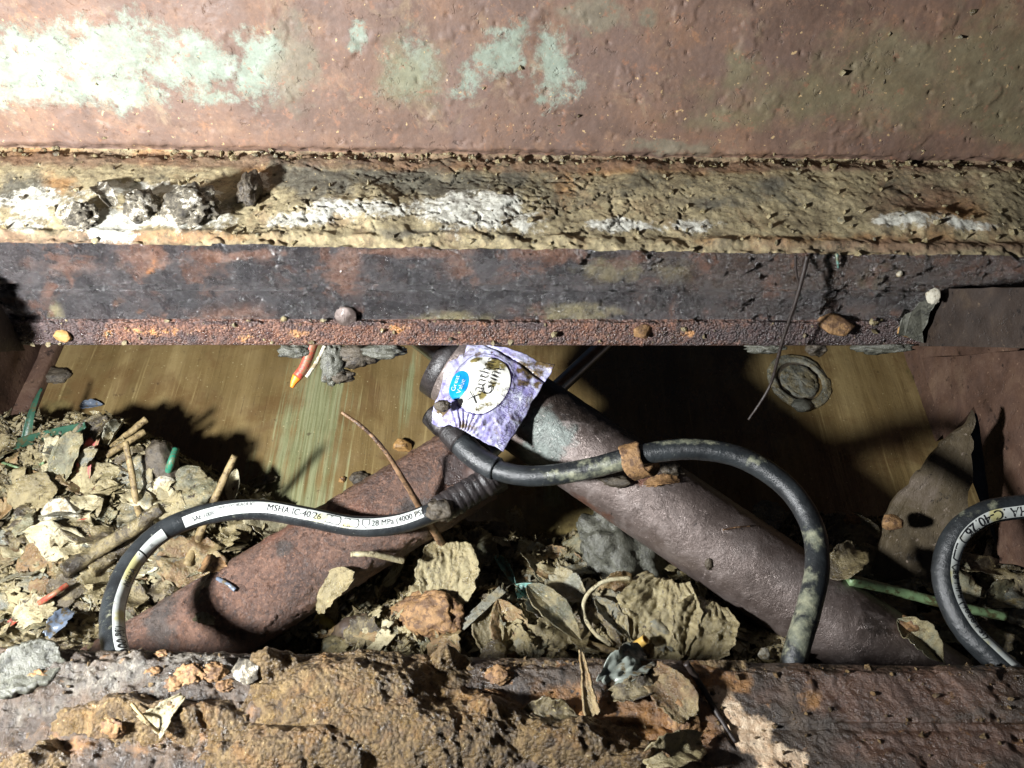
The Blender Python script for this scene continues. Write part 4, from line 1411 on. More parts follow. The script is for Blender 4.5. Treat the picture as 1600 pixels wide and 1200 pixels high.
mudm = blobs(px, py, [(772, 570, 9, 8), (790, 575, 16, 5, .8), (830, 580, 30, 16, .7, 30), (815, 598, 14, 6, .8), (690, 640, 14, 10, .9), (745, 555, 30, 5, .6), (850, 570, 20, 10, .8), (840, 600, 8, 6, .8), (800, 660, 30, 30, .45), (740, 660, 60, 26, .5), (700, 615, 20, 30, .45)])
fu = np.concatenate([us.ravel()] * 2)
fv = np.concatenate([vs_.ravel()] * 2)
fold = .985 - .26 * np.clip(.72 - fv, 0, 1)
foldm = np.clip(1 - np.abs(fu - fold) / .03, 0, 1) * .66 * (fv < .7)
mk('foil', V, [f, f[:, ::-1] + n, side], X['pouch'], po, {'mud': mudm, 'fold': foldm})


def pouch_disc(name, uc, vc, ru, rv, h, mat, par, rot=0.0, ring=None, k=48, m=10, muddy=None):
    a = np.linspace(0, 2 * math.pi, k, endpoint=False)
    r0 = ring if ring else 0.0
    rr_ = np.linspace(r0, 1, m)
    R_, A_ = np.meshgrid(rr_, a, indexing='ij')
    x_, y_ = R_ * np.cos(A_) * ru, R_ * np.sin(A_) * rv
    Gd = pouch_pt(uc + x_ * math.cos(rot) - y_ * math.sin(rot), vc + x_ * math.sin(rot) + y_ * math.cos(rot), h)
    px_, py_ = proj(Gd)
    return mk(name, Gd, gridf(m, k, True), mat, par, {'mud': blobs(px_, py_, muddy or [])})


def pouch_uv(px_, py_):
    """nearest u, v seen at a pixel"""
    a_, b_ = proj(Gt)
    i_ = np.unravel_index(np.argmin((a_ - px_) ** 2 + (b_ - py_) ** 2), a_.shape)
    return us[i_], vs_[i_]


u0, v0 = pouch_uv(753, 599)
pL = np.linalg.norm((PC[1] - PC[0] + PC[2] - PC[3]) / 2)
pW = np.linalg.norm((PC[0] - PC[3] + PC[1] - PC[2]) / 2)
disc = pouch_disc('round_label', u0, v0, .325, .285, .0010, X['label'], po, muddy=[(772, 568, 11, 9), (742, 561, 14, 6, .95), (788, 565, 14, 9, .95), (760, 634, 40, 8, .5), (752, 618, 8, 6), (770, 598, 8, 10, .7), (745, 640, 30, 10, .55), (775, 610, 14, 20, .5)])
pouch_disc('label_outline', u0 + .01, v0 + .012, .352, .308, .0008, X['inkp'], disc, ring=.985, m=2)
u1, v1 = pouch_uv(717, 602)
oval = pouch_disc('brand_oval', u1, v1, .165, .105, .0013, X['blue'], po)


def pouch_text(txt, px_, py_, size, mat, par, name='lettering', h=.0019, sx=1.0, center=True):
    uc, vc = pouch_uv(px_, py_)
    Vt, Ft = text_mesh(txt, size, -.016)
    xx = Vt[:, 0] * sx
    if center:
        xx = xx - (xx.max() + xx.min()) / 2
    mk(name, pouch_pt(uc + xx / pL, vc + (Vt[:, 1] - size * .3) / pW, h), Ft, mat, par, smooth=False)


pouch_text('Great', 712, 600, .0058, X['white'], oval, sx=1.05)
pouch_text('Value', 720, 604, .0058, X['white'], oval, sx=1.05)
pouch_text('Xanthan', 753, 592, .0128, X['ink'], disc, sx=1.05)
pouch_text('Gum', 768, 596, .0128, X['ink'], disc, sx=1.05)
pouch_text('Binds &', 788, 622, .0060, X['inkp'], po)
pouch_text('Thickens Sauces', 800, 626, .0060, X['inkp'], po)
pouch_text('NET WT 9 OZ (255 g)', 806, 652, .0056, X['inkp'], po)

# ------------------------------------------------------------------ small things: builders
MPP = lambda p: float(np.linalg.norm(np.asarray(p) - CAMP)) / 1200          # metres per photo pixel there
_SEED = [1000]


def seed():
    _SEED[0] += 1
    return _SEED[0]


def pt(a):
    """(px, py, h[, 'd']) -> world; h above whatever is there, or a depth"""
    if len(a) == 4:
        return P(a[0], a[1], a[2])
    return hit(a[0], a[1], a[2])[0]


def depth(p):
    return float((p - CAMP) @ np.array([0, K, -K]))


def line_pts(pts, lim):
    """points of one rigid piece: none lies more than lim behind the nearest"""
    W_ = [pt(p) for p in pts]
    d0 = min(depth(p) for p in W_)
    return [P(q[0], q[1], min(depth(p), d0 + lim)) if len(q) == 3 else p for p, q in zip(W_, pts)]


def sheet(name, label, cat, a, b, wpx, mat, shape='flake', group=None, curl=.3, bend=.1, crumple=.15, ragged=.2, nu=26, nv=14, up=None, thick=.00045):
    A, B_ = line_pts([a, b], .022)
    V, F, at = sheet_geo(A, B_, wpx * MPP((A + B_) / 2), shape, up, curl, bend, crumple, seed(), thick, nu, nv, ragged)
    return tag(mk(name, V, F, X[mat], None, at), label, cat, group)


def stick(name, label, cat, pts, r0, r1, mat, group=None, seg=10, n=40, rough=.25, cap=True, lim=.02):
    C = spline(line_pts(pts, lim), n)
    k = MPP(C[n // 2])
    R = np.linspace(r0, r1, n) * k
    sd = seed()
    rm = (r0 + r1) / 2 * k
    V, F = tube_geo(C, R, seg, cap, lambda g: rm * rough * fbm(g, .5 / rm, 3, sd))
    return tag(mk(name, V, F, X[mat]), label, cat, group)


def straw(name, label, cat, pts, r, mat, group=None, n=16):
    C = spline(line_pts(pts, .01), n)
    k = MPP(C[n // 2])
    V, F = ring_tube_geo(C, r * k, r * k * .72)
    return tag(mk(name, V, F, X[mat]), label, cat, group)


def lump(name, label, cat, a, r, mat, group=None, amp=.35, freq=1.5, sub=4, facet=.0, sink=.35, squash=None, rot=0):
    A, nn = (P(a[0], a[1], a[2]), nrm(CAMP - P(a[0], a[1], a[2]))) if len(a) == 4 else hit(a[0], a[1], a[2])
    k = MPP(A)
    rx, ry, rz = (np.array(r) if not isinstance(r, (int, float)) else np.array([r, r, r])) * k
    Bm = basis(nn, np.array([math.cos(math.radians(rot)), .7 * math.sin(math.radians(rot)), .7 * math.sin(math.radians(rot))]))
    V, F = blob_geo(A + nn * rz * (1 - sink * 2), (rx, ry, rz), seed(), amp, freq, sub, Bm, facet)
    return tag(mk(name, V, F, X[mat]), label, cat, group)


# surfaces for lookup: upper beam (3 onward after bed, floor, 2 barrels), front beam
NB = len(SURF)
surf(UB, 6)
surf(FB[i1:], 5)
BEAM, FRONT = [NB], [NB + 1]

# ------------------------------------------------------------------ left heap
LH = 'pieces sticking out of the left heap'
sheet('wood_shard', 'pale split wood shard standing upright at the back of the left heap', 'wood', (76, 745, .004), (82, 682, .030), 17, 'pale', 'strip', None, .1, .05, .1, .25)
sheet('bark_slab', 'pale grey bark slab leaning right of the upright shard', 'bark', (92, 752, .004), (122, 676, .036), 34, 'olive', 'flake', None, .35, .1, .12, .2)
sheet('bark_slab', 'blackish bark slab rising highest at the back of the left heap', 'bark', (112, 716, .004), (166, 652, .040), 30, 'dark', 'flake', None, .4, .12, .15, .25)
sheet('rag_strip', 'pink rag strip with muddy middle in the left heap', 'rag', (130, 756, .006), (146, 686, .034), 17, 'pink', 'strip', None, .35, .12, .2, .25)
sheet('mud_flake', 'grey mud flake stuck across the pink rag', 'mud', (128, 728, .026), (150, 700, .036), 18, 'grey', 'flake', None, .3, .1, .2)
lump('bark_crumb', 'yellowish crumb of bark left of the pink rag', 'bark', (108, 742, .006), (8, 17, 8), 'stone', amp=.4)
sheet('leaf_roll', 'grey rolled leaf scrap beside the forked twigs', 'leaf', (166, 694, .012), (190, 660, .034), 17, 'grey', 'flake', None, 1.0, .1, .2)
stick('twig', 'pale broken twig end, upper of the two crossing at the back of the left heap', 'twig', [(172, 700, .010), (200, 678, .018), (229, 655, .030)], 4.5, 5, 'twig')
stick('twig', 'pale broken twig end, lower of the two crossing at the back of the left heap', 'twig', [(165, 712, .010), (198, 692, .018), (226, 674, .026)], 5, 4.5, 'twig')
stick('twig', 'thin crooked twig hanging down the face of the left heap', 'twig', [(196, 690, .012), (207, 745, .014), (214, 790, .010), (226, 830, .014), (231, 868, .008)], 4, 5, 'twig')
lump('wood_knot', 'rounded grey wood stump behind the green straw piece', 'wood', (252, 722, .010), (22, 34, 20), 'clod', amp=.25, rot=15)
straw('straw_piece', 'short bright green plastic straw piece in the left heap', 'straw', [(262, 738, .022), (268, 720, .028), (275, 702, .034)], 5, 'green')
lump('stone', 'small white stone at the foot of the green straw', 'stone', (259, 748, .006), (13, 10, 9), 'cream', amp=.25, facet=.2)
sheet('leaf', 'large dark olive leaf lying flat right of the green straw', 'leaf', (262, 800, .006), (325, 742, .020), 74, 'olive', 'flake', None, .12, .12, .08, .12, 34, 22)
stick('reed_stick', 'straight pale stick leaning from the hose up to the floor plate', 'stick', [(292, 884, .012), (314, 830, .022), (340, 770, .035), (367, 712, .045)], 6.5, 5, 'twig', rough=.15)
sheet('leaf', 'pale spotted leaf standing on edge right of the leaning stick', 'leaf', (361, 786, .004), (369, 731, .022), 19, 'pale', 'leaf', None, .3, .1, .1, .1)
sheet('leaf_scrap', 'small grey leaf scrap on the floor right of the left heap', 'leaf', (388, 760, .002), (432, 748, .006), 16, 'grey', 'flake', None, .3, .1, .25)
lump('foam_lump', 'white foam lump in the middle of the left heap', 'foam', (96, 800, .004), (28, 21, 14), 'cream', amp=.22, facet=.25)
sheet('plastic_strip', 'short red plastic strip beside the white foam lump', 'strip', (104, 822, .010), (142, 812, .012), 7, 'red', 'strip', None, .2, .05, .05, .15)
sheet('plastic_strip', 'dull red plastic strip below the white foam lump', 'strip', (124, 822, .008), (150, 852, .008), 5, 'red', 'strip', None, .2, .05, .05, .15)
stick('branch', 'long dark rotten branch behind the striped hose in the left heap', 'branch', [(98, 892, .012), (150, 862, .016), (200, 830, .018), (252, 794, .014)], 11, 8, 'dark', rough=.45, seg=16)
stick('branch', 'thinner dark branch lying under the long one in the left heap', 'branch', [(140, 892, .010), (190, 858, .012), (245, 822, .008)], 10, 8, 'dark', rough=.3, seg=14)
sheet('leaf', 'brown and blue grey leaf lying at the left edge of the heap', 'leaf', (36, 905, .008), (104, 862, .016), 64, 'brown', 'flake', None, .12, .12, .1, .15, 34, 22)
sheet('leaf', 'broad tan leaf covering the heap left of the foam lump', 'leaf', (25, 800, .008), (82, 752, .014), 56, 'tan', 'flake', None, .15, .12, .1, .15, 34, 22)
sheet('leaf', 'broad olive leaf covering the heap right of the foam lump', 'leaf', (110, 770, .008), (190, 742, .012), 56, 'tan', 'flake', None, .15, .15, .12, .2, 34, 22)
stick('plastic_stick', 'thin red plastic stick low in the left heap', 'stick', [(62, 942, .014), (84, 928, .016), (105, 914, .018)], 4, 3.5, 'red', rough=.1)
sheet('plastic_strip', 'tiny red plastic scrap at the far left of the heap', 'strip', (14, 976, .010), (30, 966, .012), 9, 'red', 'strip', None, .2, .05, .05, .2)
sheet('leaf', 'pale yellow ragged leaf beside the thin red stick', 'leaf', (22, 970, .010), (86, 944, .014), 40, 'pale', 'flake', None, .15, .1, .12, .35, 30, 18)
sheet('film_scrap', 'shiny blue grey film scrap above the front beam at left', 'film', (74, 992, .008), (112, 956, .014), 24, 'bluegrey', 'flake', None, .3, .1, .25, .3)
sheet('strap', 'dark green strap lying along the back of the left heap', 'strap', (24, 694, .018), (132, 668, .022), 17, 'dkgreen', 'strip', None, .1, .02, .03, .08)
sheet('strap', 'green strap end curving up along the left side wall', 'strap', (40, 690, .016), (64, 606, .010), 13, 'dkgreen', 'taper', None, .2, .1, .03, .08)
lump('mud_clod', 'flat mud clod on the floor plate near the left bracket', 'mud', (90, 588, .0), (18, 13, 7), 'clod', amp=.4)
sheet('film_scrap', 'shiny blue grey flake on the floor plate behind the left heap', 'film', (124, 634, .003), (160, 632, .004), 14, 'bluegrey', 'leaf', None, .3, .05, .1, .2)
stick('grass_blade', 'bright green grass blade at the far left of the heap', 'grass', [(-5, 720, .012), (14, 726, .014), (32, 732, .010)], 2, 1.6, 'palegreen')
stick('grass_blade', 'short green grass blade below the dark green strap', 'grass', [(48, 731, .012), (58, 728, .014), (68, 723, .012)], 2, 1.6, 'palegreen')

# ------------------------------------------------------------------ on the left cylinder
CYL_L, CYL_R = [2], [3]
_hit = hit


def on(which):
    global hit
    hit = lambda px, py, h=0.0, w=None: _hit(px, py, h, which)


on([2])
lump('stone', 'yellow angular stone resting on the left cylinder under the pouch', 'stone', (630, 697, 0), (17, 12, 10), 'stone', amp=.3, facet=.3, rot=-10)
lump('mud_clod', 'dark round mud clod on the left cylinder', 'mud', (562, 748, 0), (14, 11, 7), 'clod', amp=.35)
lump('mud_clod', 'tiny tan mud crumb left of the dark clod on the left cylinder', 'mud', (535, 750, 0), (5, 5, 4), 'stone', amp=.35)
sheet('bark_flake', 'grey curled bark flake on the left cylinder', 'bark', (338, 886, .006), (374, 858, .010), 28, 'clod', 'flake', None, .4, .15, .2, .3)
sheet('rust_flake', 'orange flake lying on the left cylinder beside the bark flake', 'flake', (314, 884, .004), (350, 886, .007), 26, 'ochre', 'flake', None, .2, .1, .15, .35)
sheet('leaf_scrap', 'olive scrap low on the left cylinder', 'leaf', (304, 964, .003), (336, 972, .005), 15, 'olive', 'flake', None, .2, .1, .2, .4)
stick('twig', 'tiny blue grey splinter on the left cylinder', 'splinter', [(340, 904, .003), (355, 912, .004), (368, 922, .003)], 3, 3, 'bluegrey')
on(None)
stick('weed_stem', 'long brown tapering weed stem leaning across the left cylinder', 'stem', [(692, 852, .640, 'd'), (662, 803, .603, 'd'), (632, 752, .580, 'd'), (603, 707, .570, 'd'), (572, 672, .566, 'd'), (534, 644, .564, 'd')], 7.5, 2.2, 'stem', rough=.25, n=60)
lump('mud_clod', 'wet mud clod on the corner of the pouch', 'mud', (692, 634, .590, 'd'), (13, 9, 8), 'clod', amp=.4)
lump('mud_clod', 'pale mud clod caught at the striped hose fitting', 'mud', (688, 797, .582, 'd'), (20, 17, 16), 'clod', amp=.45)

# curl of rusty bark hooked round the plain hose
i0_ = int(np.argmin((hB.px - 988) ** 2 + (hB.py - 716) ** 2))
cc, tt, n_, b_ = hB.C[i0_], hB.T[i0_], hB.N[i0_], hB.B[i0_]
aa = np.linspace(1.9, -2.6, 40)
ww = np.linspace(-1, 1, 10)
A_, W_ = np.meshgrid(aa, ww, indexing='ij')
Rr = (.0098 + .0075 * sstep(.2, -2.0, A_) + .0007 * fbm(np.stack([A_ * 2, W_ * 2, A_ * 0], -1), 1.5, 3, 55))[..., None]
Gc = cc + (n_ * np.cos(A_)[..., None] + b_ * np.sin(A_)[..., None]) * Rr + tt * (W_ * .0075 * (1 + .25 * fbm(np.stack([A_ * 1.5, np.sign(W_) * 2, A_ * 0], -1), 1.2, 3, 56)) + .010 * sstep(-.6, -2.6, A_))[..., None]
Nc = grid_normals(Gc)
V = np.vstack([(Gc + Nc * .0006).reshape(-1, 3), (Gc - Nc * .0006).reshape(-1, 3)])
f = gridf(40, 10)
n = 400
idx = np.arange(n).reshape(40, 10)
rim = np.concatenate([idx[0, :], idx[1:, -1], idx[-1, -2::-1], idx[-2:0:-1, 0]])
o = mk('bark_curl', V, [f, f[:, ::-1] + n, np.stack([rim, rim + n, np.roll(rim, -1) + n, np.roll(rim, -1)], -1)], X['ochre'])
tag(o, 'curled orange brown bark strip hooked round the plain hose', 'bark')
on([3])
lump('mud_clod', 'dark mud clod on the right cylinder left of the bark curl', 'mud', (958, 748, .002), (26, 11, 9), 'clod', amp=.45, rot=-12)
lump('mud_clod', 'dark mud clod on the right cylinder right of the bark curl', 'mud', (1046, 736, .002), (20, 12, 10), 'clod', amp=.5)
sheet('rust_flake', 'rusty flake lying on the right cylinder below the bark curl', 'flake', (1008, 756, .002), (1062, 748, .004), 18, 'ochre', 'flake', None, .2, .1, .15, .35)
stick('pine_needle', 'thin brown needle lying on the right cylinder', 'needle', [(1130, 828, .002), (1150, 824, .003), (1172, 822, .002)], 1.3, 1.1, 'stem')
lump('mud_clod', 'small dark crumb on the right cylinder near its middle', 'mud', (1107, 880, 0), (5, 9, 5), 'clod', amp=.4)
on(None)

# ------------------------------------------------------------------ between the cylinders
sheet('leaf', 'large creased tan leaf below the weed stem', 'leaf', (706, 846, .016), (694, 948, .020), 92, 'tan', 'flake', None, .12, .12, .08, .14, 60, 50)
lump('rust_clump', 'orange mottled clump in the middle of the litter', 'clump', (672, 962, .0), (58, 36, 22), 'ochre', amp=.35, sub=5)
sheet('splinter', 'flat grey wood splinter right of the orange clump', 'splinter', (718, 982, .018), (786, 920, .026), 14, 'grey', 'strip', None, .1, .02, .05, .1)
sheet('leaf_strip', 'pale teal leaf strip right of the large creased leaf', 'leaf', (774, 866, .014), (806, 914, .014), 15, 'teal', 'leaf', None, .4, .1, .1, .2)
sheet('leaf', 'grey green leaf pointing down right in the middle of the litter', 'leaf', (808, 915, .018), (884, 990, .016), 44, 'teal', 'leaf', None, .35, .1, .08, .15, 34, 20)
sheet('leaf', 'dark olive leaf folded over the grey green leaf', 'leaf', (826, 915, .020), (908, 1000, .018), 42, 'olive', 'leaf', None, .35, .1, .08, .15, 34, 20)
sheet('leaf', 'brown veined leaf standing just behind the front beam', 'leaf', (806, 1015, .010), (778, 936, .018), 56, 'brown', 'leaf', None, .25, .1, .12, .15, 34, 20)
sheet('leaf', 'tan wrinkled leaf left of the brown veined leaf', 'leaf', (770, 1015, .012), (752, 950, .018), 46, 'tan', 'flake', None, .25, .1, .12, .15, 30, 20)
lump('silt_mound', 'smooth grey silt mound against the right cylinder', 'silt', (975, 868, -.004), (88, 60, 40), 'mudgrey', amp=.3, freq=2.0, sub=5, rot=-38)
sheet('leaf', 'big wrinkled tan leaf, largest beside the right cylinder', 'leaf', (1010, 1030, .012), (1044, 905, .026), 118, 'tan', 'flake', None, .14, .14, .09, .16, 70, 60)
sheet('leaf', 'crumpled tan leaf tucked under the right cylinder', 'leaf', (1085, 1030, .010), (1112, 940, .018), 90, 'tan', 'flake', None, .2, .16, .13, .2, 56, 46)
sheet('leaf', 'reddish brown leaf curled at the top of the big wrinkled leaf', 'leaf', (938, 932, .014), (990, 908, .028), 34, 'brown', 'flake', None, .5, .2, .15, .25)
stick('leaf_stalk', 'pale curved leaf stalk framing the big wrinkled leaf', 'stalk', [(985, 903, .022), (945, 908, .022), (917, 930, .022), (912, 958, .020), (928, 988, .018), (955, 1008, .016)], 3.2, 3.2, 'pale')
sheet('leaf', 'thin shredded leaf inside the curved stalk', 'leaf', (930, 935, .012), (985, 1000, .014), 30, 'grey', 'leaf', None, .5, .1, .3, .4)
straw('straw_piece', 'short yellow straw piece just behind the front beam', 'straw', [(974, 1020, .026), (992, 1010, .029), (1009, 999, .032)], 7, 'yellow')
stick('twig', 'muddy tan twig behind the yellow straw', 'twig', [(905, 1002, .016), (945, 1014, .016), (985, 1026, .012)], 6, 5, 'twig')
lump('mud_clod', 'dark rough mud clod below the hose fitting', 'mud', (772, 838, .002), (24, 20, 16), 'clod', amp=.5)
sheet('leaf_scrap', 'pale tan scrap standing beside the dark rough clod', 'leaf', (812, 838, .002), (800, 796, .020), 28, 'tan', 'flake', None, .3, .1, .15, .25)
sheet('leaf', 'flat grey leaf below the bare patch of floor', 'leaf', (788, 880, .010), (858, 862, .014), 42, 'grey', 'flake', None, .12, .1, .1, .2, 30, 20)
sheet('bark_flake', 'brown bark flake beside the grey silt mound', 'bark', (852, 862, .008), (906, 880, .012), 26, 'brown', 'flake', None, .3, .1, .2, .3)
sheet('leaf', 'wet blue grey leaf below the brown bark flake', 'leaf', (860, 900, .014), (908, 936, .016), 46, 'grey', 'flake', None, .2, .12, .14, .2, 30, 20)
lump('fruit', 'yellow green half of a rotten fruit behind the front beam', 'fruit', (508, 978, -.002), (22, 15, 13), 'fruit', amp=.22, sub=4)
lump('fruit', 'brown rotten fruit touching the yellow green one', 'fruit', (548, 982, -.004), (36, 21, 17), 'brownball', amp=.28, sub=4)
stick('stalk', 'pale straw stalk below the end of the striped hose', 'stalk', [(548, 866, .016), (582, 866, .020), (630, 876, .016)], 4, 5.5, 'pale')
sheet('leaf', 'pale torn leaf left of the large creased leaf', 'leaf', (672, 850, .012), (700, 905, .012), 34, 'pale', 'leaf', None, .3, .1, .2, .4)
sheet('leaf', 'muddy leaf half hidden under the left cylinder', 'leaf', (492, 950, .010), (548, 895, .014), 44, 'tan', 'flake', None, .2, .12, .12, .2, 30, 20)
for x_, y_, r_, lb in ((668, 900, 12, 'largest of the chips, left of the creased tan leaf'), (540, 918, 8, 'beside the left cylinder'), (546, 957, 8, 'above the rotten fruit'), (682, 888, 7, 'touching the creased tan leaf'), (708, 893, 6, 'on the creased tan leaf'), (590, 928, 7, 'below the straw stalk')):
    lump('stone_chip', 'small blue black stone chip ' + lb, 'stone', (x_, y_, .008), (r_, r_ * .8, r_ * .6), 'blackfit', 'dark stone chips in the litter', amp=.2, sub=2, facet=.3)

# ------------------------------------------------------------------ right side
sheet('bark_slab', 'dark flat slab of bark behind the plain hose at right', 'bark', (1286, 850, .010), (1376, 838, .020), 66, 'dark', 'flake', None, .12, .12, .08, .15, 34, 22)
lump('rust_crumb', 'orange crumb on the dark bark slab', 'crumb', (1322, 826, .018), (12, 8, 6), 'ochre', amp=.5)
lump('stone', 'orange stone leaning on the muddy gusset', 'stone', tuple([1392, 816, .640, 'd']), (14, 12, 10), 'ochre', amp=.3, facet=.25)
sheet('leaf', 'grey flake behind the middle of the right cylinder', 'leaf', (1176, 802, .010), (1226, 812, .014), 44, 'grey', 'flake', None, .15, .1, .1, .2)
sheet('leaf', 'purple brown leaf in the shade right of the plain hose', 'leaf', (1296, 900, .010), (1344, 858, .014), 44, 'dark', 'flake', None, .2, .1, .12, .2)
stick('plant_stem', 'thick pale green stem lying behind the right hose', 'stem', [(1326, 906, .020), (1400, 924, .022), (1480, 944, .024), (1572, 964, .022)], 7.5, 6, 'palegreen', rough=.12, seg=14)
sheet('leaf', 'pointed tan leaf beside the foot of the right cylinder', 'leaf', (1402, 968, .014), (1474, 1034, .012), 40, 'olive', 'leaf', None, .4, .1, .1, .25, 30, 18)
lump('rust_crumb', 'rust brown crumbly lump beside the pointed tan leaf', 'crumb', (1420, 985, .004), (20, 12, 9), 'ochre', amp=.5)
sheet('leaf_scrap', 'pale folded scrap inside the right hose', 'leaf', (1462, 990, .012), (1512, 998, .014), 26, 'pale', 'flake', None, .5, .1, .2, .35)
sheet('bark_flake', 'dark bark strip inside the curl of the right hose', 'bark', (1500, 880, .012), (1584, 896, .014), 26, 'dark', 'strip', None, .3, .05, .12, .25)
sheet('leaf', 'olive leaf at the right edge under the right hose', 'leaf', (1530, 945, .012), (1610, 925, .014), 34, 'olive', 'leaf', None, .35, .1, .12, .2)
stick('twig', 'tiny pale twig inside the curl of the right hose', 'twig', [(1494, 918, .012), (1502, 904, .016), (1512, 890, .018)], 3.5, 3, 'pale')
sheet('leaf', 'blackish leaf in the lower right corner of the pit', 'leaf', (1540, 1000, .012), (1620, 985, .014), 50, 'dark', 'flake', None, .2, .1, .15, .2)
lump('stone', 'small white stone at the lower edge of the right cylinder', 'stone', (1180, 1022, .010), (10, 9, 7), 'cream', amp=.25, facet=.2)

# round cap lying on the floor plate
cp = hit(1247, 598, 0, [1])[0]
cap_e = empty('round_cap', cp, 'round ridged cap caked with mud on the floor plate at right', 'cap')
Bc = basis(FLOOR_N + np.array([.12, 0, 0]), (1, 0, 0))
kpp = MPP(cp)


def lathe(prof, name, mat, amp, sd):
    a_ = np.linspace(0, 2 * math.pi, 60, endpoint=False)
    R_ = np.array([p[0] for p in prof])[:, None] * np.ones(60)
    Z_ = np.array([p[1] for p in prof])[:, None] * np.ones(60)
    L_ = np.stack([R_ * np.cos(a_), R_ * np.sin(a_), Z_], -1) * kpp
    nz = fbm(L_, 110, 4, sd)[..., None]
    L_ = L_ + amp * nz * np.array([.4, .4, 1.0])
    return mk(name, L_ @ Bc.T + cp, gridf(len(prof), 60, True), X[mat], cap_e)


lathe([(46, 0), (48, 4), (46, 7), (43, 6), (41, 7.5), (37, 7), (34, 4)], 'rim', 'grey', .0016, 5)
lathe([(34, 4), (32, 2), (29, 3)], 'groove', 'clod', .0006, 6)
lathe([(29, 3), (27, 7), (23, 5), (20, 6.5), (12, 5.5), (6, 6.5), (.5, 6)], 'centre', 'grey', .0026, 7)
V, F = blob_geo(cp + Bc @ np.array([-6, -44, 6]) * kpp, np.array([16, 10, 7]) * kpp, 77, .4, 1.6, 3, Bc)
mk('mud_tab', V, F, X['mudgrey'], cap_e)

# ------------------------------------------------------------------ on and under the upper beam
on(BEAM)
LG = 'mud clods on the ledge'
lump('mud_clod', 'small white flecked clod on the ledge, leftmost of the four lumps', 'mud', (130, 344, 0), (24, 20, 13), 'paleclod', amp=.5, freq=2.0, sub=5, sink=.25)
lump('mud_clod', 'round grey and white clod on the ledge, second lump from the left', 'mud', (224, 330, 0), (22, 24, 17), 'paleclod', amp=.5, freq=2.0, sub=5, sink=.25)
lump('mud_clod', 'largest white flecked clod on the ledge, third lump from the left', 'mud', (306, 328, 0), (34, 31, 20), 'paleclod', amp=.5, freq=2.0, sub=5, sink=.25)
lump('mud_clod', 'tall dark clod on the ledge, rightmost of the four lumps', 'mud', (392, 302, 0), (16, 30, 16), 'clod', amp=.4, freq=1.7, sub=5, sink=.2, rot=0)
sheet('mud_flake', 'white mud flake lifting off the ledge left of the lumps', 'mud', (150, 288, .003), (178, 320, .012), 22, 'paleclod', 'flake', None, .2, .1, .2, .3)
lump('stone', 'tan pebble on the beam lip near the left bracket', 'stone', (100, 523, 0), (12, 9, 8), 'stone', amp=.25, facet=.25)
lump('stone', 'orange tan angular pebble on the middle of the beam lip', 'stone', (1002, 516, 0), (17, 12, 10), 'ochre', amp=.25, facet=.3)
lump('stone', 'flat oval orange stone on the beam lip at right', 'stone', (1306, 508, 0), (28, 15, 9), 'ochre', amp=.2, facet=.2, rot=-15)
lump('stone', 'pinkish pebble wedged at the right bracket', 'stone', (1416, 514, 0), (14, 12, 10), 'stone', amp=.3, facet=.25)
lump('bolt_head', 'rounded rusty bolt head above the beam lip', 'bolt', (541, 493, 0), (17, 17, 8), 'barrel_grey', amp=.12, sub=4, facet=.15)
lump('stone', 'tiny cream pebble on the dark flange at right', 'stone', (1405, 427, 0), (4, 5, 4), 'cream', amp=.2)
stick('splinter', 'tiny teal splinter on the dark flange', 'splinter', [(1307, 396, .004), (1309, 408, .006), (1310, 418, .004)], 2.5, 1.5, 'teal')
on(None)
wd = prism('mud_wedge', [P(1466, 453, .538), P(1440, 536, .566), P(1404, 522, .563), P(1412, 492, .556), P(1440, 470, .546)], nrm(CAMP - P(1440, 500, .55)) * -.018, X['mudgrey'], None, 10, .003, 9)
tag(wd, 'pale grey mud wedge packed against the right bracket', 'mud')
lump('mud_clod', 'white dab of mud at the tip of the grey wedge', 'mud', (1458, 463, .537, 'd'), (9, 11, 4), 'cream', amp=.3)
stick('root', 'thin dark root dangling from the beam over the floor plate', 'root', [(1262, 400, .515, 'd'), (1246, 462, .530, 'd'), (1222, 535, .553, 'd'), (1205, 598, .575, 'd'), (1186, 632, .582, 'd'), (1169, 656, .585, 'd')], 3.2, 2.0, 'root', n=70, rough=.35)
stick('root', 'short dark rootlet beside the top of the dangling root', 'root', [(1243, 400, .517, 'd'), (1244, 425, .523, 'd'), (1250, 448, .528, 'd')], 2, 1.6, 'root')
HG = 'muck hanging under the beam lip'
for q, (x_, y_, d_, rx_, ry_, lb) in enumerate((
        (462, 549, .590, 24, 11, 'grey mud fringe under the lip left of the red straw'),
        (520, 566, .596, 17, 34, 'grey mud strand hanging right of the white stalk'),
        (556, 556, .600, 34, 18, 'blackish mud lump hanging under the lip'),
        (600, 548, .592, 30, 12, 'grey mud fringe under the lip, right of the blackish lump'),
        (530, 588, .598, 22, 10, 'lowest tip of the mud hanging under the lip'),
        (1195, 543, .590, 26, 9, 'thin mud crust under the lip beside the dangling root'),
        (1275, 545, .592, 14, 10, 'small triangular mud crumb under the lip above the round cap'),
        (1372, 541, .588, 40, 10, 'long pale mud crust under the lip near the right bracket'))):
    lump('mud_fringe', lb, 'mud', (x_, y_, d_, 'd'), (rx_, ry_, 10), 'mudgrey' if q in (0, 1, 3, 5, 7) else 'clod', HG, amp=.5, freq=2.0)
es = empty('straw_piece', P(488, 538, .592), 'red straw piece with orange tip hanging under the beam lip', 'straw')
C_ = spline([P(492, 530, .592), P(476, 572, .592), P(465, 588, .592)], 16)
V, F = ring_tube_geo(C_, 8 * .00049, 5.5 * .00049)
mk('tube', V, F, X['red'], es)
C_ = spline([P(465, 588, .592), P(460, 596, .592), P(456, 605, .592)], 10)
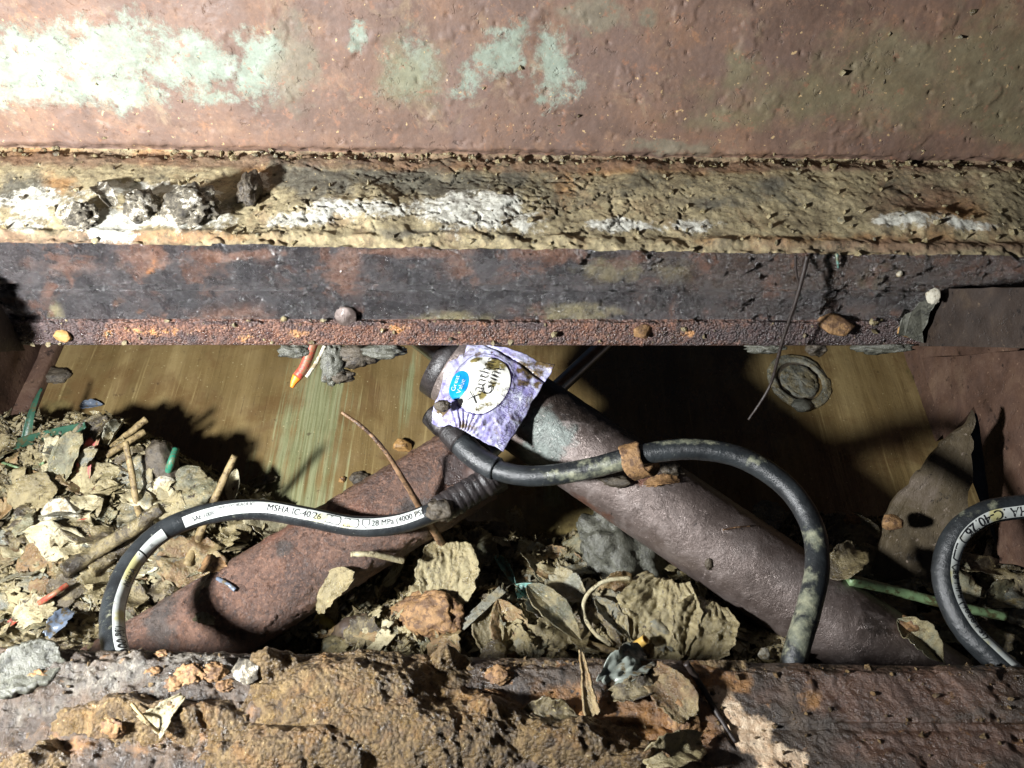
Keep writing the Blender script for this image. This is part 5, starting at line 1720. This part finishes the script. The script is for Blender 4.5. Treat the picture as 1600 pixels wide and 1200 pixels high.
V, F = tube_geo(C_, np.linspace(8, 3, 10) * .00049, 12)
mk('tip', V, F, X['orange'], es)
stick('stalk', 'thin white stalk hanging beside the red straw', 'stalk', [(508, 540, .591, 'd'), (495, 565, .592, 'd'), (479, 589, .593, 'd')], 3, 3, 'cream')

# ------------------------------------------------------------------ on the front beam
on(FRONT)
nx_, ny_ = 420, 150
gp_x = np.linspace(-.34, .14, nx_)
O_ = P(800, 1040, .4505)
ey = nrm(P(800, 1200, .408) - O_)
en = nrm(np.cross(np.array([1., 0, 0]), ey))
if en[2] < 0:
    en = -en
gp_y = np.linspace(-.006, .085, ny_)
GX, GY = np.meshgrid(gp_x, gp_y, indexing='xy')
base = O_ + GX[..., None] * np.array([1., 0, 0]) + GY[..., None] * ey
qx, qy = proj(base)
mm = blobs(qx, qy, [(560, 1090, 200, 95), (240, 1120, 260, 60, .82), (640, 1150, 260, 90), (480, 1180, 200, 60), (880, 1160, 160, 50, .9), (1010, 1190, 120, 40, .9), (760, 1120, 80, 60, .9), (60, 1190, 100, 40, .8), (430, 1040, 60, 40, .9), (700, 1030, 40, 30, .9)])
Qs = np.stack([GX, GY, GX * 0], -1)
f1, f21, cid, du, dv = vor(GX + .004 * fbm(Qs, 90, 2, 501), GY + .004 * fbm(Qs, 90, 2, 502), 330, 505)
hs = -.006 + .026 * sstep(.40, .95, mm) + .0034 * fbm(Qs, 28, 4, 503) + .0013 * fbm(Qs, 110, 4, 504) + .0016 * (.5 - f1) * (_U[(cid >> 4) & 65535]) + .0011 * fbm(Qs, 300, 3, 506)
hs = np.minimum(hs, .026) - .012 * sstep(.004, -.006, GY) * 0
so = mk('soil', base + en * hs[..., None], gridf(ny_, nx_), X['soil'])
tag(so, 'brown granular soil heaped on the front beam', 'soil', None, 'stuff')
SURF.append(None)
SURF.pop()
surf(base + en * hs[..., None], 4)
on([NB + 1, NB + 2])
sheet('rust_flake', 'thin upright rusty brown flake standing on the front beam', 'flake', (925, 1118, .004), (908, 1016, .022), 24, 'brown', 'taper', None, .25, .05, .12, .35, 40, 14, None, .0012)
sheet('plastic_rag', 'crumpled grey plastic rag on the front beam right of the upright flake', 'rag', (944, 1068, .004), (1014, 1022, .016), 50, 'rag', 'flake', None, .25, .2, .25, .25, 40, 26)
sheet('plastic_rag', 'small dark plastic rag under the grey rag on the front beam', 'rag', (956, 1086, .004), (1024, 1072, .008), 30, 'dark', 'flake', None, .3, .15, .25, .3)
sheet('plastic_rag', 'shiny dark shred left of the upright flake on the front beam', 'rag', (820, 1110, .004), (905, 1120, .006), 34, 'dark', 'leaf', None, .4, .15, .3, .4)
lump('stone', 'white and brown stone on the left part of the front beam', 'stone', (388, 1048, .0), (32, 18, 12), 'paleclod', amp=.4, freq=1.6, sub=4, facet=.15, rot=15)
for x_, y_, r_, lb in ((256, 1022, 12, 'behind the white and brown stone'), (296, 1056, 20, 'left of the white stone, the largest'), (335, 1050, 16, 'touching the white and brown stone'), (352, 1072, 12, 'below the white and brown stone'),
                       (240, 1050, 11, 'far left of the white and brown stone'), (275, 1068, 13, 'above the pale leaf scrap'), (60, 1062, 14, 'on the grey slab'), (36, 1054, 12, 'at the edge of the grey slab'),
                       (178, 1138, 16, 'left of the pale leaf scrap'), (780, 1055, 18, 'left of the upright flake'), (770, 1085, 16, 'lower left of the upright flake')):
    lump('rust_lump', 'orange brown rust lump on the front beam ' + lb, 'lump', (x_, y_, 0), (r_, r_ * .8, r_ * .35), 'ochre', 'rust lumps on the front beam', amp=.6, freq=2.6, sub=4, sink=.42)
sheet('mud_slab', 'pale grey mud coated slab in the lower left corner on the front beam', 'slab', (-10, 1066, .006), (98, 1024, .016), 62, 'mudgrey', 'flake', None, .15, .05, .06, .2, 34, 22, None, .004)
sheet('leaf', 'pale translucent leaf scrap lying on the left of the front beam', 'leaf', (238, 1140, .004), (286, 1088, .014), 46, 'pale', 'taper', None, .3, .1, .15, .25)
stick('twig', 'thin straw twig on the left of the front beam', 'twig', [(206, 1100, .004), (230, 1128, .008), (256, 1150, .004)], 2.5, 2, 'twig')
sheet('rust_flake', 'curled brown flake at the left end of the soil heap', 'flake', (384, 1004, .008), (468, 1000, .012), 16, 'ochre', 'flake', None, .5, .1, .1, .25)
sheet('leaf', 'brown curled leaf lying on top of the soil heap', 'leaf', (606, 1000, .008), (676, 1002, .010), 16, 'brown', 'leaf', None, .6, .15, .1, .15)
lump('rust_lump', 'red brown lump on the front beam right of the grey rag', 'lump', (1068, 1128, 0), (20, 28, 8), 'ochre', amp=.5)
sheet('bark_flake', 'large dark rust flake lifting off the front beam', 'flake', (1016, 1046, .003), (1080, 1120, .008), 60, 'brown', 'flake', None, .15, .08, .08, .2, 30, 20)
stick('twig', 'dark twig lying along the crack in the front beam', 'twig', [(1072, 1036, .004), (1098, 1075, .004), (1130, 1130, .003), (1150, 1160, .002)], 5, 3, 'root')
sheet('leaf', 'tan fibrous husk in the lower middle of the front beam', 'husk', (1010, 1190, .004), (1100, 1160, .008), 44, 'tan', 'flake', None, .3, .1, .2, .25)
on(None)

# ------------------------------------------------------------------ loose leaf scraps on the heaps (individuals), crumbs (stuff)
variants = {}
for k, shp in enumerate(('leaf', 'flake', 'flake', 'strip', 'leaf', 'flake', 'taper', 'flake')):
    V, F, at = sheet_geo((-.5, 0, 0), (.5, 0, 0), (.55, .8, .6, .2, .42, .95, .4, .7)[k], shp, np.array([0, 0, 1.]), (.15, .06, .12, .2, .35, .05, .12, .15)[k], (.06, .04, .08, .05, .08, .05, .06, .1)[k],
                         (.16, .14, .20, .14, .14, .16, .17, .26)[k] * .9, 600 + k, .012, 22, 14, (.3, .55, .6, .4, .3, .5, .5, .6)[k])
    for mt in ('tan', 'olive', 'dark', 'grey', 'brown', 'pale'):
        me = mesh_data('leaf_scrap', V, F, at)
        me.materials.append(X[mt])
        variants[k, mt] = me
MARKS = dict(left=[('white foam lump', 96, 800), ('green straw piece', 268, 720), ('long dark branch', 170, 850), ('leaning pale stick', 330, 810), ('thin red stick', 84, 928), ('pink rag', 138, 720), ('striped hose', 190, 920),
                        ('dark green strap', 70, 690), ('large dark olive leaf', 293, 770), ('crooked twig', 215, 790), ('brown and blue grey leaf', 70, 885), ('upright wood shard', 40, 740)],
             middle=[('large creased tan leaf', 700, 900), ('orange clump', 660, 962), ('grey wood splinter', 750, 950), ('grey green leaf', 845, 955), ('grey silt mound', 968, 872), ('big wrinkled tan leaf', 1027, 965), ('crumpled tan leaf', 1100, 985),
                     ('yellow straw piece', 992, 1015), ('rotten fruit', 530, 975), ('dark clod under the hose fitting', 772, 845), ('left cylinder', 500, 930), ('brown veined leaf', 792, 985), ('straw stalk', 590, 880)],
             right=[('dark bark slab', 1330, 845), ('green stem', 1430, 930), ('right hose', 1485, 950), ('pointed tan leaf', 1440, 1005), ('bark strip in the right hose', 1540, 890), ('muddy gusset', 1430, 870), ('blackish corner leaf', 1580, 990), ('pale folded scrap', 1490, 1000)])
SHAPES = ('pointed', 'ragged', 'torn', 'narrow', 'rolled', 'broad', 'tapering', 'crumpled')
USED = set()


def near(where, x_, y_):
    return min(MARKS[where], key=lambda m_: (m_[1] - x_) ** 2 + (m_[2] - y_) ** 2)[0]


WORDS = {'tan': 'tan', 'olive': 'olive', 'dark': 'blackish', 'grey': 'grey', 'brown': 'brown', 'pale': 'pale'}


def scatter(n_, box, inside, mats_, where, lo, hi, group):
    k = 0
    tries = 0
    while k < n_ and tries < n_ * 40:
        tries += 1
        x_, y_ = rnd.uniform(*box[:2]), rnd.uniform(*box[2:])
        if not inside(x_, y_):
            continue
        loc, nor = _hit(x_, y_, 0, [0, 1])
        hh_ = float((loc - FLOOR_O) @ FLOOR_N)
        if hh_ < .012:
            continue
        mt = rnd.choice(mats_)
        vk = rnd.randrange(8)
        f_ = rnd.random() ** .6 * .7 + .5
        lb = '%s %s %s leaf scrap near the %s' % ('small' if f_ < .95 else 'larger', SHAPES[vk], WORDS[mt], near(where, x_, y_))
        if lb in USED:
            continue
        USED.add(lb)
        o_ = bpy.data.objects.new('leaf_scrap', variants[vk, mt])
        COL.objects.link(o_)
        size = (lo + hi) / 2 * rnd.uniform(.85, 1.15) * f_ * MPP(loc)
        nn = nrm(nor * .5 + FLOOR_N * .6 + nrm(CAMP - loc) * .3 + np.array([rnd.gauss(0, .26), rnd.gauss(0, .26), rnd.gauss(0, .15)]))
        an = rnd.uniform(0, 6.283)
        Bm = basis(nn, (math.cos(an), math.sin(an), .1))
        o_.matrix_world = Matrix.Translation(Vector(loc + nn * (size * .06))) @ Matrix([list(r) for r in Bm]).to_4x4() @ Matrix.Diagonal((size, size, size * rnd.uniform(.7, 1.6), 1))
        tag(o_, lb, 'leaf', group)
        k += 1


LAYER = [0]


def drape(n_, box, inside, mats_, where, lo, hi, group):
    """wet leaves lying flat, each bent over the heap under it"""
    k = tries = 0
    while k < n_ and tries < n_ * 40:
        tries += 1
        x_, y_ = rnd.uniform(*box[:2]), rnd.uniform(*box[2:])
        if not inside(x_, y_):
            continue
        loc, nor = _hit(x_, y_, 0, [0, 1])
        if float((loc - FLOOR_O) @ FLOOR_N) < .014:
            continue
        mt = rnd.choice(mats_)
        kind = rnd.choice(('leaf', 'flake', 'flake', 'strip', 'taper'))
        big = rnd.random()
        word = {'leaf': 'pointed', 'flake': 'ragged', 'strip': 'narrow', 'taper': 'torn'}[kind]
        lb = '%s flat %s %s wet leaf matted down near the %s' % ('small' if big < .45 else 'large', word, WORDS[mt], near(where, x_, y_))
        if lb in USED:
            continue
        USED.add(lb)
        LAYER[0] += 1
        L_ = (lo + (hi - lo) * big ** 1.3) * MPP(loc)
        w_ = L_ * {'leaf': .5, 'flake': .8, 'strip': .22, 'taper': .5}[kind] * rnd.uniform(.8, 1.2)
        an = rnd.uniform(0, 6.283)
        o2 = np.array([loc[0], float((loc - FLOOR_O) @ FLOOR_Y), 0])
        dr = np.array([math.cos(an), math.sin(an), 0]) * L_ / 2
        V, F, at = sheet_geo(o2 - dr, o2 + dr, w_, kind, np.array([0, 0, 1.]), rnd.uniform(-.05, .12), rnd.uniform(-.02, .05), .11, seed(), .0005, 20, 14, .4)
        tl = np.array([rnd.gauss(0, .24), rnd.gauss(0, .24)])
        hz = bed_at(V[:, 0], V[:, 1]) + V[:, 2] + (V[:, :2] - o2[:2]) @ tl + .0012 + .0010 * (LAYER[0] % 9)
        Vw = FLOOR_O + V[:, :1] * np.array([1., 0, 0]) + V[:, 1:2] * FLOOR_Y + hz[:, None] * FLOOR_N
        tag(mk('leaf', Vw, F, X[mt], None, at), lb, 'leaf', group)
        k += 1


IN_L = lambda x_, y_: y_ > 1.0 * (700 + max(0, x_ - 160) * .36) and y_ < 975 - max(0, x_ - 180) * .55
IN_M = lambda x_, y_: (y_ > 1010 - (x_ - 380) * .66 if x_ < 650 else y_ > 845) and y_ > 830 + max(0, x_ - 980) * .80
IN_R = lambda x_, y_: y_ > 880 and not (x_ < 1430 and y_ > 880 + (x_ - 1290) * 1.05)
drape(125, (-10, 440, 680, 1005), IN_L, ['tan', 'olive', 'grey', 'grey', 'olive', 'pale', 'brown', 'dark', 'dark'], 'left', 22, 78, 'matted leaves in the left heap')
drape(125, (440, 1190, 830, 1030), IN_M, ['tan', 'tan', 'olive', 'grey', 'olive', 'pale', 'brown', 'dark', 'dark'], 'middle', 22, 78, 'matted leaves between the cylinders')
drape(60, (1270, 1600, 840, 1045), IN_R, ['dark', 'dark', 'olive', 'brown', 'grey'], 'right', 30, 90, 'matted leaves on the right')
scatter(60, (-10, 440, 680, 1005), lambda x_, y_: y_ > 1.0 * (700 + max(0, x_ - 160) * .36) and y_ < 975 - max(0, x_ - 180) * .55, ['tan', 'tan', 'olive', 'grey', 'dark', 'brown', 'pale', 'tan'], 'left', 22, 46, 'leaf scraps in the left heap')
scatter(55, (440, 1190, 830, 1030), lambda x_, y_: (y_ > 1010 - (x_ - 380) * .66 if x_ < 650 else y_ > 845) and y_ > 830 + max(0, x_ - 980) * .80, ['tan', 'tan', 'olive', 'grey', 'dark', 'brown', 'pale'], 'middle', 22, 46, 'leaf scraps between the cylinders')
scatter(26, (1270, 1600, 830, 1045), lambda x_, y_: y_ > 850 + max(0, (1330 - x_)) * .2 and y_ > 880 + (x_ - 1300) * .9 * 0 and not (x_ < 1430 and y_ > 880 + (x_ - 1290) * 1.05), ['dark', 'dark', 'olive', 'brown', 'grey', 'tan'], 'right', 26, 62, 'leaf scraps on the right')

ok_i = np.argwhere(amt > .6)
pick = ok_i[npr.integers(0, len(ok_i), 15000)]
ctr = GB[pick[:, 0], pick[:, 1]]
sz = .0012 + .0075 * npr.random(len(ctr)) ** 2.2
d1 = nrm(npr.normal(size=(len(ctr), 3)))
d2 = nrm(np.cross(d1, FLOOR_N + .7 * npr.normal(size=(len(ctr), 3))))
d3 = np.cross(d1, d2)
asp = np.where(sz > .004, npr.uniform(.06, .3, len(ctr)), npr.uniform(.2, .8, len(ctr)))
c0 = ctr + FLOOR_N * (sz * .35)[:, None]
q = [c0 - d1 * sz[:, None], c0 + d2 * (sz * asp)[:, None] + d3 * (sz * .25)[:, None], c0 + d1 * (sz * npr.uniform(.6, 1.2, len(ctr)))[:, None], c0 - d2 * (sz * asp)[:, None] + d3 * (sz * .3)[:, None], c0 - d3 * (sz * .2)[:, None]]
V = np.stack(q, 1).reshape(-1, 3)
b5 = np.arange(len(ctr))[:, None] * 5
F = np.concatenate([b5 + np.array([t_]) for t_ in ((0, 1, 3), (1, 2, 3), (0, 4, 1), (1, 4, 2), (2, 4, 3), (3, 4, 0))])
crumbs = mk('leaf_crumbs', V, F, X['bed'], None, {'cell': np.repeat(npr.random(len(ctr)), 5)}, False)
tag(crumbs, 'fine crumbs of leaf and bark strewn over the litter', 'crumbs', None, 'stuff')


def grit(name, label, pts_, nor_, lo, hi, mat):
    """loose grains lying on a surface"""
    n_ = len(pts_)
    base_, tri_ = ico(1)
    sz_ = lo + (hi - lo) * npr.random(n_) ** 3
    sc_ = npr.uniform(.5, 1.3, (n_, 1, 3)) * sz_[:, None, None]
    jit = 1 + .35 * npr.normal(size=(n_, len(base_), 1)).clip(-1.2, 1.2)
    V_ = base_[None] * jit * sc_ + (pts_ + nor_ * (sz_ * .3)[:, None])[:, None]
    F_ = (np.arange(n_) * len(base_))[:, None, None] + tri_[None]
    o_ = mk(name, V_.reshape(-1, 3), F_.reshape(-1, 3), X[mat], None, {'cell': np.repeat(npr.random(n_), len(base_))}, False)
    return tag(o_, label, 'grit', None, 'stuff')


r0_, r1_ = rows(3, 8).start, rows(3, 8).stop
l0_, l1_ = rows(13, 15).start, rows(13, 15).stop
w0_, w1_ = rows(1, 3).start, rows(1, 3).stop
ii = np.concatenate([npr.integers(r0_, r1_, 550), npr.integers(l0_, l1_, 130), npr.integers(w0_, w1_, 60), npr.integers(r0_, r0_ + 12, 500)])
jj = npr.integers(0, UB.shape[1], len(ii))
grit('grit', 'loose grains of dried mud scattered on the upper beam', UB[ii, jj], UN[ii, jj], .0004, .0026, 'bed')
ii = npr.integers(i1, FB.shape[0], 600)
jj = npr.integers(0, FB.shape[1], len(ii))
grit('grit', 'loose grains of rust and soil scattered on the front beam', FB[ii, jj], Nf[ii, jj], .0004, .0022, 'soil')
